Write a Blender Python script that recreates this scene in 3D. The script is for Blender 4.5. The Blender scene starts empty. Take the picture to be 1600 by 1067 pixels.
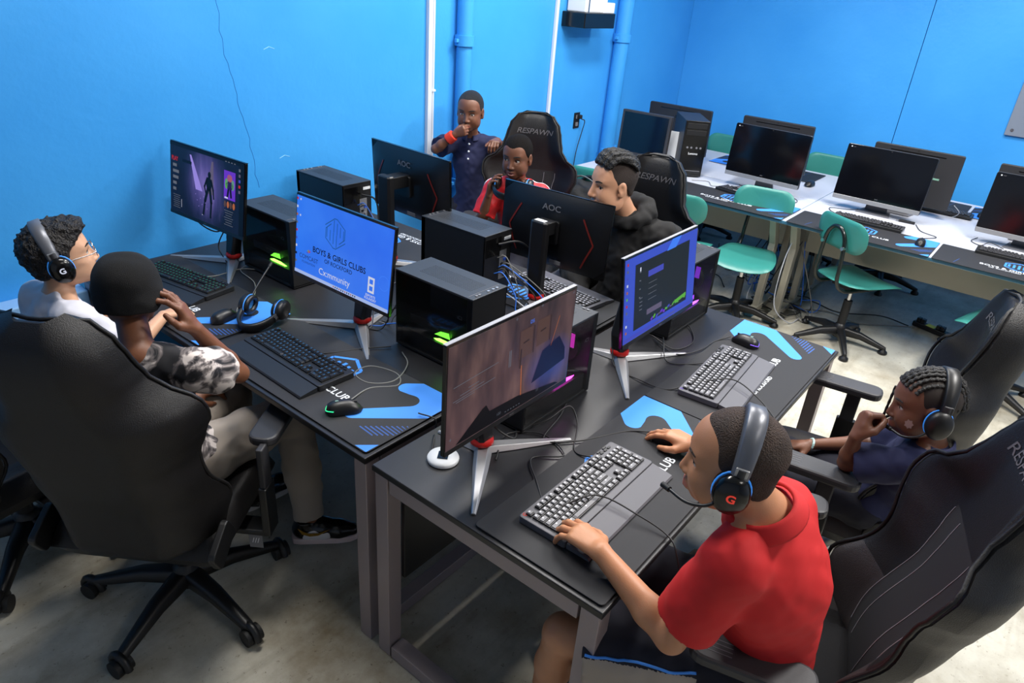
import bpy, math, random
import numpy as np
from mathutils import Matrix, Vector, noise
C = bpy.context.scene.collection
scn = bpy.context.scene
random.seed(7)
PI = math.pi
# ------------------------------------------------------------------ camera
YAW, PITCH, ROLL, FPX, CAMZ = 0.643910324, -0.477160699, -0.0801976742, 1090.69769, 2.0
_f = Vector((math.cos(PITCH)*math.cos(YAW), math.cos(PITCH)*math.sin(YAW), math.sin(PITCH)))
_r = _f.cross(Vector((0, 0, 1))).normalized(); _d = _f.cross(_r)
_r2 = math.cos(ROLL)*_r + math.sin(ROLL)*_d; _d2 = -math.sin(ROLL)*_r + math.cos(ROLL)*_d
cam_data = bpy.data.cameras.new('camera'); cam = bpy.data.objects.new('camera', cam_data); C.objects.link(cam)
cam_data.sensor_width = 36; cam_data.lens = FPX/1600*36; cam_data.clip_start = .05
cam.matrix_world = Matrix(((_r2.x, -_d2.x, -_f.x, 0), (_r2.y, -_d2.y, -_f.y, 0), (_r2.z, -_d2.z, -_f.z, CAMZ), (0, 0, 0, 1)))
scn.camera = cam
# ------------------------------------------------------------------ light
scn.view_settings.view_transform = 'Standard'; scn.view_settings.look = 'None'
scn.view_settings.exposure = 0.6; scn.view_settings.gamma = 1.0; scn.view_settings.use_curve_mapping = False
wd = bpy.data.worlds.new('world'); scn.world = wd; wd.use_nodes = True
wd.node_tree.nodes['Background'].inputs[0].default_value = (.6, .75, 1, 1); wd.node_tree.nodes['Background'].inputs[1].default_value = .15
CEIL = 3.3
def area(name, loc, sx, sy, power, col=(1, .97, .93)):
    l = bpy.data.lights.new(name, 'AREA'); l.shape = 'RECTANGLE'; l.size = sx; l.size_y = sy; l.energy = power; l.color = col
    o = bpy.data.objects.new(name, l); C.objects.link(o); o.location = loc; return o
LIGHTS = [((3.0, -.7, CEIL-.06), 1.2, .35, 78), ((4.9, .45, CEIL-.06), .35, 1.2, 46), ((3.5, 1.9, CEIL-.06), 1.2, .35, 58), ((1.5, 1.8, CEIL-.06), 1.2, .35, 30), ((1.2, -1.6, CEIL-.06), 1.2, .35, 8)]
for i, (p, a, b, w) in enumerate(LIGHTS): area('ceiling_lamp_light', p, a, b, w)
# ------------------------------------------------------------------ materials
MATS = {}
def lin(c):
    return tuple((x/12.92 if x <= .04045 else ((x+.055)/1.055)**2.4) for x in c)
def mat(name, col, rough=.5, metal=0., emit=None, estr=1., noise_amt=0., nscale=20, bump=0., bscale=200, spec=.5, alpha=1., trans=0., sub=0., coat=0.):
    if name in MATS: return MATS[name]
    m = bpy.data.materials.new(name); m.use_nodes = True; nt = m.node_tree; b = nt.nodes['Principled BSDF']
    c = lin(col); b.inputs['Base Color'].default_value = (*c, 1)
    b.inputs['Roughness'].default_value = rough; b.inputs['Metallic'].default_value = metal
    b.inputs['Specular IOR Level'].default_value = spec; b.inputs['Alpha'].default_value = alpha
    b.inputs['Transmission Weight'].default_value = trans; b.inputs['Coat Weight'].default_value = coat
    if sub:
        b.inputs['Subsurface Weight'].default_value = sub; b.inputs['Subsurface Radius'].default_value = (.012, .005, .003); b.inputs['Subsurface Scale'].default_value = 1.
    if emit is not None:
        b.inputs['Emission Color'].default_value = (*lin(emit), 1); b.inputs['Emission Strength'].default_value = estr
    tc = nt.nodes.new('ShaderNodeTexCoord')
    if noise_amt:
        n = nt.nodes.new('ShaderNodeTexNoise'); n.inputs['Scale'].default_value = nscale; n.inputs['Detail'].default_value = 4
        mx = nt.nodes.new('ShaderNodeMix'); mx.data_type = 'RGBA'
        mx.inputs[6].default_value = (*[x*(1-noise_amt) for x in c], 1); mx.inputs[7].default_value = (*[min(1, x*(1+noise_amt)) for x in c], 1)
        nt.links.new(tc.outputs['Object'], n.inputs['Vector']); nt.links.new(n.outputs['Fac'], mx.inputs[0]); nt.links.new(mx.outputs[2], b.inputs['Base Color'])
    if bump:
        n = nt.nodes.new('ShaderNodeTexNoise'); n.inputs['Scale'].default_value = bscale; n.inputs['Detail'].default_value = 3
        bp = nt.nodes.new('ShaderNodeBump'); bp.inputs['Strength'].default_value = bump; bp.inputs['Distance'].default_value = .01
        nt.links.new(tc.outputs['Object'], n.inputs['Vector']); nt.links.new(n.outputs['Fac'], bp.inputs['Height']); nt.links.new(bp.outputs['Normal'], b.inputs['Normal'])
    MATS[name] = m; return m
def emis(name, col, s=1.):
    return mat(name, (0, 0, 0), .4, emit=col, estr=s*.68, spec=.25)
BLACK = mat('black_plastic', (.075, .075, .082), .42)
MBLACK = mat('matte_black_metal', (.060, .062, .072), .5, bump=.08, bscale=900)
GLOSSB = mat('gloss_black_plastic', (.045, .045, .05), .18)
DGREY = mat('dark_grey_plastic', (.18, .18, .195), .5, bump=.1, bscale=700)
GREY = mat('grey_plastic', (.42, .42, .44), .5)
SILVER = mat('brushed_silver', (.66, .66, .67), .38, .7)
CHROME = mat('chrome_metal', (.78, .78, .78), .2, 1.)
RED = mat('red_plastic', (.75, .10, .08), .4)
WHITE = mat('white_plastic', (.86, .87, .88), .45)
FRAME = mat('taupe_steel', (.60, .55, .55), .42, .25, bump=.05, bscale=400)
DESK = mat('black_laminate', (.118, .118, .132), .42, noise_amt=.12, nscale=60, bump=.05, bscale=800)
DESKEDGE = mat('black_edge_band', (.10, .10, .105), .35)
MATF = mat('desk_mat_fabric', (.125, .128, .145), .72, bump=.12, bscale=1500)
MATBLUE = mat('desk_mat_blue', (.24, .55, .93), .65)
MATDBLUE = mat('desk_mat_dark_blue', (.16, .32, .60), .65)
MATWHITE = mat('desk_mat_white', (.88, .90, .93), .65)
LEATHER = mat('black_leather', (.066, .060, .066), .46, bump=.25, bscale=420, noise_amt=.1, nscale=8, spec=.4)
LEATHERG = mat('charcoal_leather', (.19, .175, .18), .5, bump=.25, bscale=420)
FABRIC = mat('black_chair_fabric', (.085, .085, .10), .75, bump=.3, bscale=900)
STITCH = mat('light_stitching', (.55, .55, .58), .7)
CHLOGO = mat('chair_logo_grey', (.38, .37, .38), .5)
RUBBER = mat('black_rubber', (.07, .07, .075), .6)
CABLE = mat('black_cable', (.12, .12, .125), .5)
GCABLE = mat('grey_cable', (.45, .45, .44), .5)
BEIGE = mat('beige_metal', (.62, .60, .54), .5, noise_amt=.06, nscale=9)
TEAL = mat('teal_plastic', (.19, .50, .47), .38, noise_amt=.05, nscale=12)
WTOP = mat('white_laminate', (.76, .77, .81), .35)
TBLUE = mat('steel_blue_edge', (.20, .40, .50), .5)
# ------------------------------------------------------------------ mesh builder
def T(x=0, y=0, z=0, rx=0, ry=0, rz=0):
    return Matrix.Translation((x, y, z)) @ Matrix.Rotation(rz, 4, 'Z') @ Matrix.Rotation(ry, 4, 'Y') @ Matrix.Rotation(rx, 4, 'X')
def frame(o, x, y, z):
    x, y, z = Vector(x), Vector(y), Vector(z)
    return Matrix(((x.x, y.x, z.x, o[0]), (x.y, y.y, z.y, o[1]), (x.z, y.z, z.z, o[2]), (0, 0, 0, 1)))
_glyph = {}
class MB:
    def __init__(s): s.v = []; s.f = []; s.m = []; s.sm = []; s.mats = []
    def mi(s, m):
        if m not in s.mats: s.mats.append(m)
        return s.mats.index(m)
    def add(s, vs, fs, m, M=None, smooth=False):
        k = len(s.v); i = s.mi(m)
        for p in vs:
            p = Vector(p); s.v.append(tuple(M @ p) if M else tuple(p))
        for f in fs: s.f.append([a+k for a in f]); s.m.append(i); s.sm.append(smooth)
        return s
    def box(s, c, d, m, M=None, taper=1.):
        x, y, z = c; a, b, h = d[0]/2, d[1]/2, d[2]/2; t = taper
        vs = [(x-a, y-b, z-h), (x+a, y-b, z-h), (x+a, y+b, z-h), (x-a, y+b, z-h), (x-a*t, y-b*t, z+h), (x+a*t, y-b*t, z+h), (x+a*t, y+b*t, z+h), (x-a*t, y+b*t, z+h)]
        return s.add(vs, [(3, 2, 1, 0), (4, 5, 6, 7), (0, 1, 5, 4), (1, 2, 6, 5), (2, 3, 7, 6), (3, 0, 4, 7)], m, M)
    def prism(s, poly, z0, z1, m, M=None, smooth=False):
        n = len(poly); ar = sum(poly[i][0]*poly[(i+1) % n][1]-poly[(i+1) % n][0]*poly[i][1] for i in range(n))
        if ar < 0: poly = poly[::-1]
        vs = [(x, y, z0) for x, y in poly]+[(x, y, z1) for x, y in poly]
        s.add(vs, [tuple(range(n))[::-1], tuple(range(n, 2*n))], m, M)
        k = len(s.v)-2*n
        i = s.mi(m)
        for j in range(n): s.f.append([k+j, k+(j+1) % n, k+n+(j+1) % n, k+n+j]); s.m.append(i); s.sm.append(smooth)
        return s
    def tube(s, pts, r, m, n=8, M=None, caps=True, flat=1., closed=False):
        pts = [Vector(p) for p in pts]; N = len(pts); rs = r if isinstance(r, (list, tuple)) else [r]*N
        tang = [(pts[min(i+1, N-1)]-pts[max(i-1, 0)]).normalized() for i in range(N)]
        if closed: tang = [(pts[(i+1) % N]-pts[i-1]).normalized() for i in range(N)]
        up = Vector((0, 0, 1)) if abs(tang[0].z) < .9 else Vector((1, 0, 0))
        vs = []; a = up
        for i in range(N):
            a = (a-tang[i]*a.dot(tang[i])).normalized(); b = tang[i].cross(a)
            for j in range(n):
                t = 2*PI*j/n; vs.append(pts[i]+b*math.cos(t)*rs[i]+a*math.sin(t)*rs[i]*flat)
        fs = [(i*n+j, i*n+(j+1) % n, (i+1)*n+(j+1) % n, (i+1)*n+j) for i in range(N-1) for j in range(n)]
        if closed: fs += [((N-1)*n+j, (N-1)*n+(j+1) % n, (j+1) % n, j) for j in range(n)]
        s.add(vs, fs, m, M, True)
        if caps and not closed: s.add(vs[:n], [tuple(range(n))[::-1]], m, M); s.add(vs[-n:], [tuple(range(n))], m, M)
        return s
    def cyl(s, p, q, r, m, n=16, M=None, r2=None): return s.tube([p, q], [r, r if r2 is None else r2], m, n, M)
    def lathe(s, prof, m, n=20, M=None, smooth=True):
        vs = [(r*math.cos(2*PI*j/n), r*math.sin(2*PI*j/n), z) for r, z in prof for j in range(n)]
        fs = [(i*n+j, i*n+(j+1) % n, (i+1)*n+(j+1) % n, (i+1)*n+j) for i in range(len(prof)-1) for j in range(n)]
        s.add(vs, fs, m, M, smooth)
        s.add(vs[:n], [tuple(range(n))[::-1]], m, M); s.add(vs[-n:], [tuple(range(n))], m, M)
        return s
    def ball(s, c, r, m, M=None, n=16, sc=(1, 1, 1)):
        prof = [(math.sin(PI*i/(n//2)), -math.cos(PI*i/(n//2))) for i in range(n//2+1)]
        vs = [(c[0]+r*sc[0]*p*math.cos(2*PI*j/n), c[1]+r*sc[1]*p*math.sin(2*PI*j/n), c[2]+r*sc[2]*z) for p, z in prof for j in range(n)]
        fs = [(i*n+j, i*n+(j+1) % n, (i+1)*n+(j+1) % n, (i+1)*n+j) for i in range(n//2) for j in range(n)]
        return s.add(vs, fs, m, M, True)
    def rbox(s, c, d, r, m, M=None, n=4, top=None):
        # rounded-corner slab in xy, thickness z
        x, y, z = c; a, b = d[0]/2-r, d[1]/2-r; poly = []
        for qx, qy, t0 in ((a, b, 0), (-a, b, PI/2), (-a, -b, PI), (a, -b, 1.5*PI)):
            for k in range(n+1):
                t = t0+PI/2*k/n; poly.append((x+qx+r*math.cos(t), y+qy+r*math.sin(t)))
        return s.prism(poly, z-d[2]/2, z+d[2]/2, m, M)
    def text(s, txt, size, m, M, offset=0., sx=1., align='CENTER', shear=0., space=1.):
        key = (txt, offset, align, shear, space)
        if key not in _glyph:
            cu = bpy.data.curves.new('t', 'FONT'); cu.body = txt; cu.size = 1; cu.align_x = align; cu.align_y = 'CENTER'; cu.offset = offset; cu.shear = shear; cu.space_character = space; cu.resolution_u = 3
            o = bpy.data.objects.new('t', cu); C.objects.link(o); bpy.context.view_layer.update()
            me = bpy.data.meshes.new_from_object(o); _glyph[key] = ([tuple(v.co) for v in me.vertices], [tuple(p.vertices) for p in me.polygons])
            bpy.data.objects.remove(o); bpy.data.curves.remove(cu); bpy.data.meshes.remove(me)
        vs, fs = _glyph[key]
        return s.add([(x*size*sx, y*size, 0) for x, y, z in vs], fs, m, M)
    def grid(s, P, m, smooth=True, M=None, flip=False):
        a, b = len(P), len(P[0]); vs = [p for row in P for p in row]
        fs = [(i*b+j, (i+1)*b+j, (i+1)*b+j+1, i*b+j+1) for i in range(a-1) for j in range(b-1)]
        if flip: fs = [f[::-1] for f in fs]
        return s.add(vs, fs, m, M, smooth)
    def build(s, name, parent=None, bevel=0, loc=None, seg=2):
        me = bpy.data.meshes.new(name); me.from_pydata(s.v, [], s.f); me.update()
        for m in s.mats: me.materials.append(m)
        me.polygons.foreach_set('material_index', s.m); me.polygons.foreach_set('use_smooth', s.sm); me.update()
        o = bpy.data.objects.new(name, me); C.objects.link(o)
        if parent is not None: o.parent = parent
        if loc: o.location = loc
        if bevel:
            b = o.modifiers.new('b', 'BEVEL'); b.width = bevel; b.segments = seg; b.limit_method = 'ANGLE'; b.angle_limit = .7; b.harden_normals = False
        return o
def tag(o, label, cat, group=None, kind=None):
    o['label'] = label; o['category'] = cat
    if group: o['group'] = group
    if kind: o['kind'] = kind
    return o
def thing(name, label, cat, loc=(0, 0, 0), rz=0, group=None):
    o = bpy.data.objects.new(name, None); C.objects.link(o); o.location = loc; o.rotation_euler = (0, 0, rz); o.empty_display_size = .05
    return tag(o, label, cat, group)
def struct(o): o['kind'] = 'structure'; return o
def copy_tree(o, parent=None):
    c = o.copy(); C.objects.link(c); c.parent = parent
    for ch in [k for k in bpy.data.objects if k.parent == o]: copy_tree(ch, c)
    return c
def dup(o, label, loc, rz=None, group=None):
    c = copy_tree(o); c['label'] = label; c.location = loc
    if rz is not None: c.rotation_euler = (0, 0, rz)
    if group: c['group'] = group
    return c
def spline(pts, n=8):
    P = [Vector(p) for p in pts]; P = [P[0]*2-P[1]]+P+[P[-1]*2-P[-2]]; out = []
    for i in range(1, len(P)-2):
        for k in range(n):
            t = k/n; a, b, c, d = P[i-1:i+3]
            out.append(.5*((2*b)+(c-a)*t+(2*a-5*b+4*c-d)*t*t+(3*b-a-3*c+d)*t**3))
    return out+[P[-2]]
def cable(pts, r, m, label, name='cable', cat='cable', group=None):
    o = MB().tube(spline(pts, 7), r, m, 6).build(name); return tag(o, label, cat, group)
# ================================================================== the room
YW, XB = 3.16, 6.556
def wall_mat():
    m = mat('blue_painted_wall', (.22, .585, .87), .42, spec=.35); nt = m.node_tree; b = nt.nodes['Principled BSDF']
    tc = nt.nodes.new('ShaderNodeTexCoord')
    n1 = nt.nodes.new('ShaderNodeTexNoise'); n1.inputs['Scale'].default_value = 1.3; n1.inputs['Detail'].default_value = 5
    n2 = nt.nodes.new('ShaderNodeTexNoise'); n2.inputs['Scale'].default_value = 28; n2.inputs['Detail'].default_value = 6
    mu = nt.nodes.new('ShaderNodeMath'); mu.operation = 'MULTIPLY_ADD'; mu.inputs[1].default_value = .12
    nt.links.new(tc.outputs['Object'], n1.inputs['Vector']); nt.links.new(tc.outputs['Object'], n2.inputs['Vector'])
    nt.links.new(n2.outputs['Fac'], mu.inputs[0]); nt.links.new(n1.outputs['Fac'], mu.inputs[2])
    bp = nt.nodes.new('ShaderNodeBump'); bp.inputs['Strength'].default_value = .35; bp.inputs['Distance'].default_value = .03
    nt.links.new(mu.outputs[0], bp.inputs['Height']); nt.links.new(bp.outputs['Normal'], b.inputs['Normal'])
    r = nt.nodes.new('ShaderNodeValToRGB'); r.color_ramp.elements[0].position = .3; r.color_ramp.elements[1].position = .7
    r.color_ramp.elements[0].color = (*lin((.20, .565, .855)), 1); r.color_ramp.elements[1].color = (*lin((.25, .61, .885)), 1)
    nt.links.new(n1.outputs['Fac'], r.inputs[0]); nt.links.new(r.outputs[0], b.inputs['Base Color'])
    return m
WALL = wall_mat()
def floor_mat():
    m = mat('worn_concrete', (.6, .57, .5), .38, spec=.5); nt = m.node_tree; b = nt.nodes['Principled BSDF']; L = nt.links.new
    tc = nt.nodes.new('ShaderNodeTexCoord')
    def nz(scale, det=5, rough=.6, src=None):
        n = nt.nodes.new('ShaderNodeTexNoise'); n.inputs['Scale'].default_value = scale; n.inputs['Detail'].default_value = det; n.inputs['Roughness'].default_value = rough
        L((src or tc.outputs['Object']), n.inputs['Vector']); return n.outputs['Fac']
    def ramp(src, a, ca, c, cb):
        r = nt.nodes.new('ShaderNodeValToRGB'); e = r.color_ramp.elements; e[0].position = a; e[1].position = c; e[0].color = (*lin(ca), 1); e[1].color = (*lin(cb), 1); L(src, r.inputs[0]); return r.outputs[0]
    def mix(f, a, c, mode='MIX'):
        x = nt.nodes.new('ShaderNodeMix'); x.data_type = 'RGBA'; x.blend_type = mode
        if isinstance(f, float): x.inputs[0].default_value = f
        else: L(f, x.inputs[0])
        L(a, x.inputs[6]); L(c, x.inputs[7]); return x.outputs[2]
    base = ramp(nz(1.1, 6), .35, (.56, .52, .43), .66, (.79, .78, .73))
    c2 = mix(.6, base, ramp(nz(2.6, 8, .68), .3, (.47, .41, .31), .60, (.82, .81, .76)))
    mp = nt.nodes.new('ShaderNodeMapping'); mp.inputs['Scale'].default_value = (.5, 5, 1); mp.inputs['Rotation'].default_value = (0, 0, .04); L(tc.outputs['Object'], mp.inputs['Vector'])
    c3 = mix(.35, c2, ramp(nz(1.6, 4, .6, mp.outputs[0]), .36, (.72, .70, .66), .47, (1, 1, 1)), 'MULTIPLY')
    c4 = mix(.8, c3, ramp(nz(38, 4, .8), .30, (.55, .50, .42), .40, (1, 1, 1)), 'MULTIPLY')
    L(c4, b.inputs['Base Color'])
    rr = nt.nodes.new('ShaderNodeMapRange'); rr.inputs[3].default_value = .20; rr.inputs[4].default_value = .50; L(nz(3, 5), rr.inputs[0]); L(rr.outputs[0], b.inputs['Roughness'])
    bp = nt.nodes.new('ShaderNodeBump'); bp.inputs['Strength'].default_value = .25; bp.inputs['Distance'].default_value = .006; L(nz(22, 7), bp.inputs['Height']); L(bp.outputs['Normal'], b.inputs['Normal'])
    return m
FLOOR = floor_mat()
CEILM = mat('ceiling_white', (.80, .80, .78), .8)
X0, Y0 = -2.2, -3.4
struct(MB().box(((X0+XB)/2, (Y0+YW)/2, -.05), (XB-X0+.4, YW-Y0+.4, .1), FLOOR).build('floor'))
struct(MB().box(((X0+XB)/2, YW+.1, CEIL/2), (XB-X0+.4, .2, CEIL), WALL).build('wall_left'))
bw = MB().box((XB+.1, (YW+1.197)/2, CEIL/2), (.2, YW-1.2, CEIL), WALL)
bw.box((XB+.108, (Y0+1.194)/2, CEIL/2), (.2, 1.194-Y0, CEIL), WALL)
struct(bw.build('wall_back'))
struct(MB().box(((X0+XB)/2, Y0-.1, CEIL/2), (XB-X0+.4, .2, CEIL), mat('white_wall', (.62, .66, .72), .7)).build('wall_right'))
struct(MB().box((X0-.1, (Y0+YW)/2, CEIL/2), (.2, YW-Y0, CEIL), MATS['white_wall']).build('wall_front'))
struct(MB().box(((X0+XB)/2, (Y0+YW)/2, CEIL+.05), (XB-X0+.4, YW-Y0+.4, .1), CEILM).build('ceiling'))
# light fixtures (out of frame, above)
lf = None
LAMP = mat('lamp_diffuser', (.9, .9, .9), .5, emit=(1, .97, .93), estr=4.)
for i, (p, a, b, w) in enumerate(LIGHTS):
    t = thing('ceiling_light', 'white fluorescent ceiling troffer above the computer room', 'ceiling light', (p[0], p[1], CEIL), 0, 'ceiling troffers')
    MB().box((0, 0, -.02), (a+.06, b+.06, .04), WHITE).build('housing', t)
    MB().box((0, 0, -.042), (a, b, .004), LAMP).build('diffuser', t)
# pipes and trunking on the left wall
PWHITE = mat('white_painted_trunking', (.80, .83, .88), .45)
t = thing('conduit', 'wide white vertical conduit on the blue wall, left of the standing child', 'conduit', (3.156, YW, 0))
mb = MB().box((0, -.013, 1.65), (.034, .026, 3.3), PWHITE); mb.build('cover', t, .003)
mb = MB().cyl((.035, -.012, 0), (.035, -.012, 3.3), .009, PWHITE, 10)
for z in (.6, 1.37, 2.2): mb.box((.035, -.012, z), (.03, .024, .012), PWHITE)
mb.build('thin_pipe', t)
o = MB().box((0, -.011, 1.66), (.027, .022, 3.28), PWHITE, T(rx=0)).build('conduit', bevel=.003); o.location = (4.41, YW, 0)
tag(o, 'narrow white vertical conduit on the blue wall behind the high-backed chair', 'conduit')
def pipe(x, r, lab, lean=0):
    t = thing('water_pipe', lab, 'pipe', (x, YW-r*.9, 0))
    MB().cyl((-lean, 0, 0), (lean, 0, CEIL), r, WALL, 20).build('pipe_run', t)
    for z in (1.62, .75): MB().cyl((0, 0, z), (0, 0, z+.06), r+.012, WALL, 20).box((0, .0, z+.03), (r*2+.06, .02, .02), WALL).build('coupling', t, .002)
pipe(3.425, .05, 'blue painted round pipe with couplings behind the standing child')
pipe(5.27, .062, 'thick blue painted round pipe to the right of the wall outlet', .035)
# wall crack left
CRACK = mat('crack_dark_blue', (.13, .44, .76), .7)
rr = random.Random(3)
mb = MB()
pts = []; x = 1.83; z = 1.95
while z > .95:
    pts.append((x, YW-.0006, z)); x += rr.uniform(-.006, .016); z -= .035
mb.tube(pts, .0010, CRACK, 4)
o = mb.build('wall_crack'); tag(o, 'thin dark crack running down the blue wall left of the upper monitor', 'crack')
for (cx, cz, lb) in ((2.06, 1.62, 'small pale paint chip on the blue wall, right of the thin crack'), (2.1, 1.10, 'pale paint chip low on the blue wall above the left black desk')):
    mb = MB()
    mb.tube([(cx, YW-.0003, cz), (cx+.03, YW-.0003, cz+.012), (cx+.06, YW-.0003, cz+.002)], .0014, mat('paint_chip', (.55, .80, .96), .4), 4)
    tag(mb.build('paint_chip'), lb, 'paint chip')
# radiator cover / vent
VENT = mat('vent_blue_metal', (.50, .68, .86), .5); VD = mat('vent_slot_dark', (.10, .24, .40), .7)
t = thing('wall_heater', 'pale blue slotted heater cover on the wall behind the white-shirted child', 'heater', (0, YW, 0))
mb = MB().box((.0, -.05, .35), (2.1, .10, .70), VENT); mb.build('housing', t, .006)
mb = MB()
for i in range(9):
    for k in range(9):
        mb.box((-.9+i*.225, -.1005, .62-k*.021), (.19, .004, .010), VD)
mb.build('grille', t)
# outlet
t = thing('wall_outlet', 'black power outlet plate on the blue wall between the pipes', 'outlet', (4.82, YW, 1.045))
MB().box((0, -.004, 0), (.075, .008, .12), BLACK).build('plate', t, .002)
for z in (.028, -.028): MB().rbox((0, z, .0095), (.034, .03, .003), .008, GREY, T(rx=PI/2)).build('socket', t)
MB().box((.01, -.025, .03), (.03, .035, .03), RUBBER).build('plug', t, .004)
cable([(4.83, YW-.045, 1.06), (4.87, YW-.05, 1.04), (4.875, YW-.03, .95), (4.84, YW-.02, .8), (4.82, YW-.02, .6), (4.80, YW-.03, .3), (4.85, YW-.06, .02)], .004, CABLE, 'black power cord hanging from the outlet on the blue wall')
# white wall unit with black tray
t = thing('wall_unit', 'white wall device with a black lower box high on the blue wall', 'wall device', (4.69, YW, 1.74))
MB().box((0, -.10, .04), (.40, .20, .10), GLOSSB).build('black_box', t, .006)
MB().box((-.02, -.09, .18), (.28, .16, .18), WHITE).build('body', t, .008)
MB().box((.12, -.10, .125), (.15, .18, .07), WHITE).build('side_pod', t, .006)
MB().cyl((-.12, -.16, .09), (-.12, -.16, .3), .014, CHROME, 10).build('tube', t)
MB().tube(spline([(.10, -.15, .16), (.15, -.17, .22), (.12, -.12, .33), (.10, -.05, .5)]), .004, CABLE, 6).build('cord', t)
# grey notice board corner at the right
t = thing('notice_board', 'grey board corner with a round screw on the back wall at the right', 'board', (XB, 0, 0))
MB().box((-.0085, -.44, 1.68), (.015, 1.8, .90), mat('board_grey', (.45, .49, .55), .5)).build('panel', t, .002)
for y, z in ((.42, 1.27), (.42, 2.09)): MB().cyl((-.016, y, z), (-.020, y, z), .011, CHROME, 14).build('screw', t)
# ================================================================== black gaming desks
DZ = .755
def desk(name, label, x0, y0, x1, y1, top, axis, group=None):
    """long axis 'x' or 'y'; end frames at both ends of the long axis"""
    t = thing('gaming_desk', label, 'desk', ((x0+x1)/2, (y0+y1)/2, 0)); w, d = (x1-x0), (y1-y0)
    mb = MB().box((0, 0, top-.0125), (w, d, .021), DESK); mb.build('tabletop', t, .002)
    MB().box((0, 0, top-.0135), (w+.0015, d+.0015, .016), DESKEDGE).build('edge_band', t)
    q = .052
    for s in (-1, 1):
        mb = MB()
        if axis == 'x':
            X = s*(w/2-q/2-.004)
            for y in (-d/2+q/2+.006, d/2-q/2-.006): mb.box((X, y, (top-.026)/2), (q, q, top-.028), FRAME)
            mb.box((X, 0, top-.05), (q, d-.13, q-.005), FRAME); mb.box((X, 0, q/2+.001), (q, d-.13, q-.002), FRAME)
        else:
            Y = s*(d/2-q/2-.004)
            for x in (-w/2+q/2+.006, w/2-q/2-.006): mb.box((x, Y, (top-.026)/2), (q, q, top-.028), FRAME)
            mb.box((0, Y, top-.05), (w-.13, q, q-.005), FRAME); mb.box((0, Y, q/2+.001), (w-.13, q, q-.002), FRAME)
        mb.build('leg_frame', t, .002)
    return t
d1 = desk('d', 'black desk in front with the two children in headsets at its right side', 1.045, .470, 2.835, 1.243, DZ+.003, 'x')
MB().box((0, .33, .50), (1.66, .016, .38), DESKEDGE).build('modesty_panel', d1, .002)
MB().box((0, .36, .70), (1.66, .03, .04), FRAME).build('crossbar', d1, .002)
d2 = desk('d', 'black desk along the left side, where the child in the beanie sits', 1.045, 1.275, 1.811, 3.10, DZ+.005, 'y')
MB().box((.33, 0, .52), (.016, 1.70, .36), DESKEDGE).build('modesty_panel', d2, .002)
d3 = desk('d', 'black desk behind the towers, where the child in the red jersey sits', 1.818, 1.275, 2.585, 3.10, DZ, 'y')
MB().box((-.33, 0, .52), (.016, 1.70, .36), DESKEDGE).build('modesty_panel', d3, .002)
# ================================================================== desk mats (long axis local x, user at -y)
def _arc(cu, cv, r, a0, a1, n=7): return [(cu+r*math.cos(math.radians(a0+(a1-a0)*i/n)), cv+r*math.sin(math.radians(a0+(a1-a0)*i/n))) for i in range(n+1)]
SWOOSH = _arc(.696, .105, .0255, 135, 315)+[(.879, .248), (.879, .389), (.722, .389)]+_arc(.704, .330, .030, 128, 262, 7)+[(.738, .307)]+_arc(.765, .280, .034, 110, -40, 8)
def mat_art(mb, L, W, z, wht):
    k = L/.88
    def P(u, v): return (u*k-L/2, v*k-W/2)
    def cap(cu, cv, r, a0, a1, n=10): return [(cu+r*math.cos(a0+(a1-a0)*i/n), cv+r*math.sin(a0+(a1-a0)*i/n)) for i in range(n+1)]
    # big swoosh at the right end
    sw = SWOOSH
    n = len(sw); mb.add([(*P(u, v), z) for u, v in sw], [tuple(range(n))], MATBLUE)
    tri = [(.828, .003), (.877, .003), (.877, .052)]
    mb.add([(*P(u, v), z) for u, v in tri], [(0, 1, 2)], MATBLUE)
    for i in range(10):
        u, v = .764+.0113*i, .073+.0111*i; w_ = min(.064, .876-u)
        mb.add([(*P(a, b), z) for a, b in ((u, v), (u+w_, v-.005*w_/.064), (u+w_, v), (u, v+.005))], [(0, 1, 2, 3)], MATDBLUE)
    # centre logo : two interlocked hands drawn as bars in a hexagon
    cx, cv = .44, .25
    for i in range(5):
        a = cx-.062+.026*i; h = .045-abs(i-2)*.008
        mb.add([(*P(u, v), z) for u, v in ((a, cv-h), (a+.013, cv-h), (a+.013, cv+h), (a, cv+h))], [(0, 1, 2, 3)], MATBLUE)
    hx = [(cx+.085*math.cos(PI/6+i*PI/3), cv+.085*math.sin(PI/6+i*PI/3)) for i in range(6)]
    for i in (0, 1, 3, 4, 5, 2):
        a, b = Vector(hx[i]), Vector(hx[(i+1) % 6]); nrm = Vector((-(b-a).y, (b-a).x)).normalized()*.006
        q = [a+nrm, b+nrm, b-nrm, a-nrm]
        mb.add([(*P(p.x, p.y), z) for p in q], [(3, 2, 1, 0)], MATBLUE)
    x0, y0 = P(.43, .146); mb.text('BOYS & GIRLS CLUB', .042*k, MATWHITE, T(x0, y0, z), offset=.012, space=1.02)
    x0, y0 = P(.375, .114); mb.text('OF ROCKFORD', .024*k, MATWHITE, T(x0, y0, z), offset=.01)
    # small dark marks at the left end
    for i in range(9):
        u, v = .115+.002*i, .03+.0115*i
        mb.add([(*P(a, b), z) for a, b in ((u, v), (u+.006, v), (u+.006, v+.006), (u, v+.006))], [(0, 1, 2, 3)], MATDBLUE)

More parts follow.
